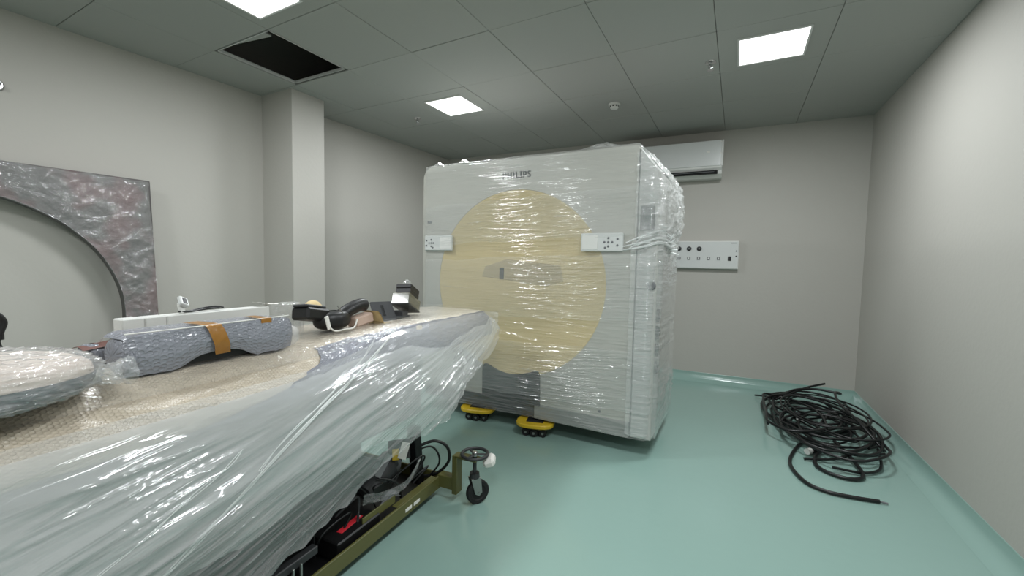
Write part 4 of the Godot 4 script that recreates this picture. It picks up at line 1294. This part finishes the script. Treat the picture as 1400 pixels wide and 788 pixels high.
# ------------------------------------------------------------------ heap of cables
func build_cables() -> void:
	var r := RandomNumberGenerator.new()
	r.seed = 40
	var centres := [Vector2(1.90, -1.86), Vector2(1.94, -1.74), Vector2(1.99, -1.62), Vector2(2.03, -1.52), Vector2(1.97, -1.92), Vector2(2.06, -1.42), Vector2(1.86, -1.68), Vector2(2.04, -1.80)]
	for c in centres.size():
		var ctr: Vector2 = centres[c]
		var loops := r.randi_range(2, 3)
		var pts := []
		var a0 := r.randf() * TAU
		var n := loops * 14
		for k in n + 1:
			var a := a0 + TAU * k / 14.0
			var wob := 1.0 + 0.45 * nz.get_noise_2d(k * 0.11 + c * 9.0, c * 3.0)
			var rx := 0.25 * wob
			var rz := 0.40 * wob
			var x := ctr.x + cos(a) * rx + 0.10 * nz.get_noise_2d(k * 0.05, c * 5.0 + 2.0)
			var z := ctr.y + sin(a) * rz + 0.14 * nz.get_noise_2d(k * 0.05 + 7.0, c * 5.0)
			x = clampf(x, 1.62, 2.33)
			var y := 0.014 + 0.012 * c + 0.03 * maxf(0.0, nz.get_noise_2d(k * 0.23, c * 7.0)) + 0.012 * (float(k) / n)
			pts.append(Vector3(x, y, z))
		var o := thing("cable", "black cable coiled in the heap on the green floor", "cable", Vector3(ctr.x, 0, ctr.y), 0.0, "coiled black cables in the floor heap")
		for k in pts.size(): pts[k] -= Vector3(ctr.x, 0, ctr.y)
		var rad := r.randf_range(0.0065, 0.0095)
		part("sheath", tube(smooth_path(pts, 5), rad, 8), M.cable, o)
	# loose end trailing forward
	var tail := thing("cable", "long loose black cable end trailing out of the heap across the floor", "cable", Vector3(1.86, 0, -1.3))
	var tp := [Vector3(2.05, 0.10, -1.75), Vector3(1.95, 0.06, -1.52), Vector3(1.865, 0.014, -1.33), Vector3(1.78, 0.012, -1.13), Vector3(1.715, 0.012, -0.84), Vector3(1.76, 0.012, -0.62), Vector3(1.85, 0.012, -0.545), Vector3(1.965, 0.012, -0.545), Vector3(2.08, 0.012, -0.565)]
	for k in tp.size(): tp[k] -= Vector3(1.86, 0, -1.3)
	part("sheath", tube(smooth_path(tp, 8), 0.0105, 8), M.cable, tail)
	part("bare_end", tube(PackedVector3Array([tp[8], tp[8] + Vector3(0.035, -0.003, -0.003)]), 0.005, 6), M.grey, tail)
	# stiff upper loop standing over the heap
	var arc := thing("cable", "stiff black cable arching over the top of the heap", "cable", Vector3(2.1, 0, -1.7))
	var ap := [Vector3(2.26, 0.05, -1.25), Vector3(2.16, 0.16, -1.45), Vector3(2.10, 0.20, -1.72), Vector3(2.12, 0.21, -2.0), Vector3(2.18, 0.17, -2.15), Vector3(2.03, 0.17, -2.2), Vector3(1.86, 0.15, -2.15), Vector3(1.72, 0.07, -2.05)]
	for k in ap.size(): ap[k] -= Vector3(2.1, 0, -1.7)
	part("sheath", tube(smooth_path(ap, 8), 0.0095, 8), M.cable, arc)
	# ends that stick out
	var ends := [
		["short stiff black cable end poking out towards the back wall", [Vector3(1.72, 0.10, -2.0), Vector3(1.66, 0.06, -2.15), Vector3(1.575, 0.02, -2.28)], 0.008],
		["straight black cable end lying across the back of the heap", [Vector3(1.82, 0.12, -2.10), Vector3(1.96, 0.17, -2.22), Vector3(2.10, 0.20, -2.32)], 0.009],
		["black cable end pointing left out of the front of the heap", [Vector3(2.14, 0.05, -1.22), Vector3(1.98, 0.03, -1.02), Vector3(1.80, 0.014, -0.95)], 0.009],
		["black cable loop lying in front of the heap", [Vector3(2.02, 0.05, -1.25), Vector3(1.88, 0.02, -1.05), Vector3(1.86, 0.014, -0.86), Vector3(1.97, 0.014, -0.775), Vector3(2.07, 0.016, -0.84), Vector3(2.06, 0.03, -1.05), Vector3(2.0, 0.06, -1.25)], 0.011],
		["black cable end curving along the front loop of the heap", [Vector3(2.24, 0.04, -1.3), Vector3(2.19, 0.02, -1.02), Vector3(2.08, 0.016, -0.90), Vector3(1.93, 0.03, -0.86)], 0.008],
	]
	for e in ends:
		var ctrl: Array = e[1]
		var o := thing("cable", e[0], "cable", Vector3(ctrl[0].x, 0, ctrl[0].z))
		var q := []
		for v: Vector3 in ctrl: q.append(v - o.position)
		part("sheath", tube(smooth_path(q, 8), e[2], 8), M.cable, o)
	# connectors
	var cs := [[Vector3(1.85, 0.05, -1.07), "white and black cable connector at the front of the heap"], [Vector3(1.84, 0.10, -1.62), "white cable connector lying inside the heap"]]
	for k in 2:
		var o := thing("cable_connector", cs[k][1], "connector", cs[k][0], 0.9 + k)
		o.position.y = 0.03 + 0.03 * k
		part("plug", lathe([Vector2(0, 0), Vector2(0.017, 0), Vector2(0.019, 0.006), Vector2(0.019, 0.04), Vector2(0.0, 0.042)], 16), M.white, o, Vector3.ZERO, Vector3(0, 0, PI / 2))
		part("collar", lathe([Vector2(0, -0.055), Vector2(0.014, -0.055), Vector2(0.021, -0.045), Vector2(0.021, 0.0), Vector2(0, 0.0)], 16), M.black, o, Vector3.ZERO, Vector3(0, 0, PI / 2))
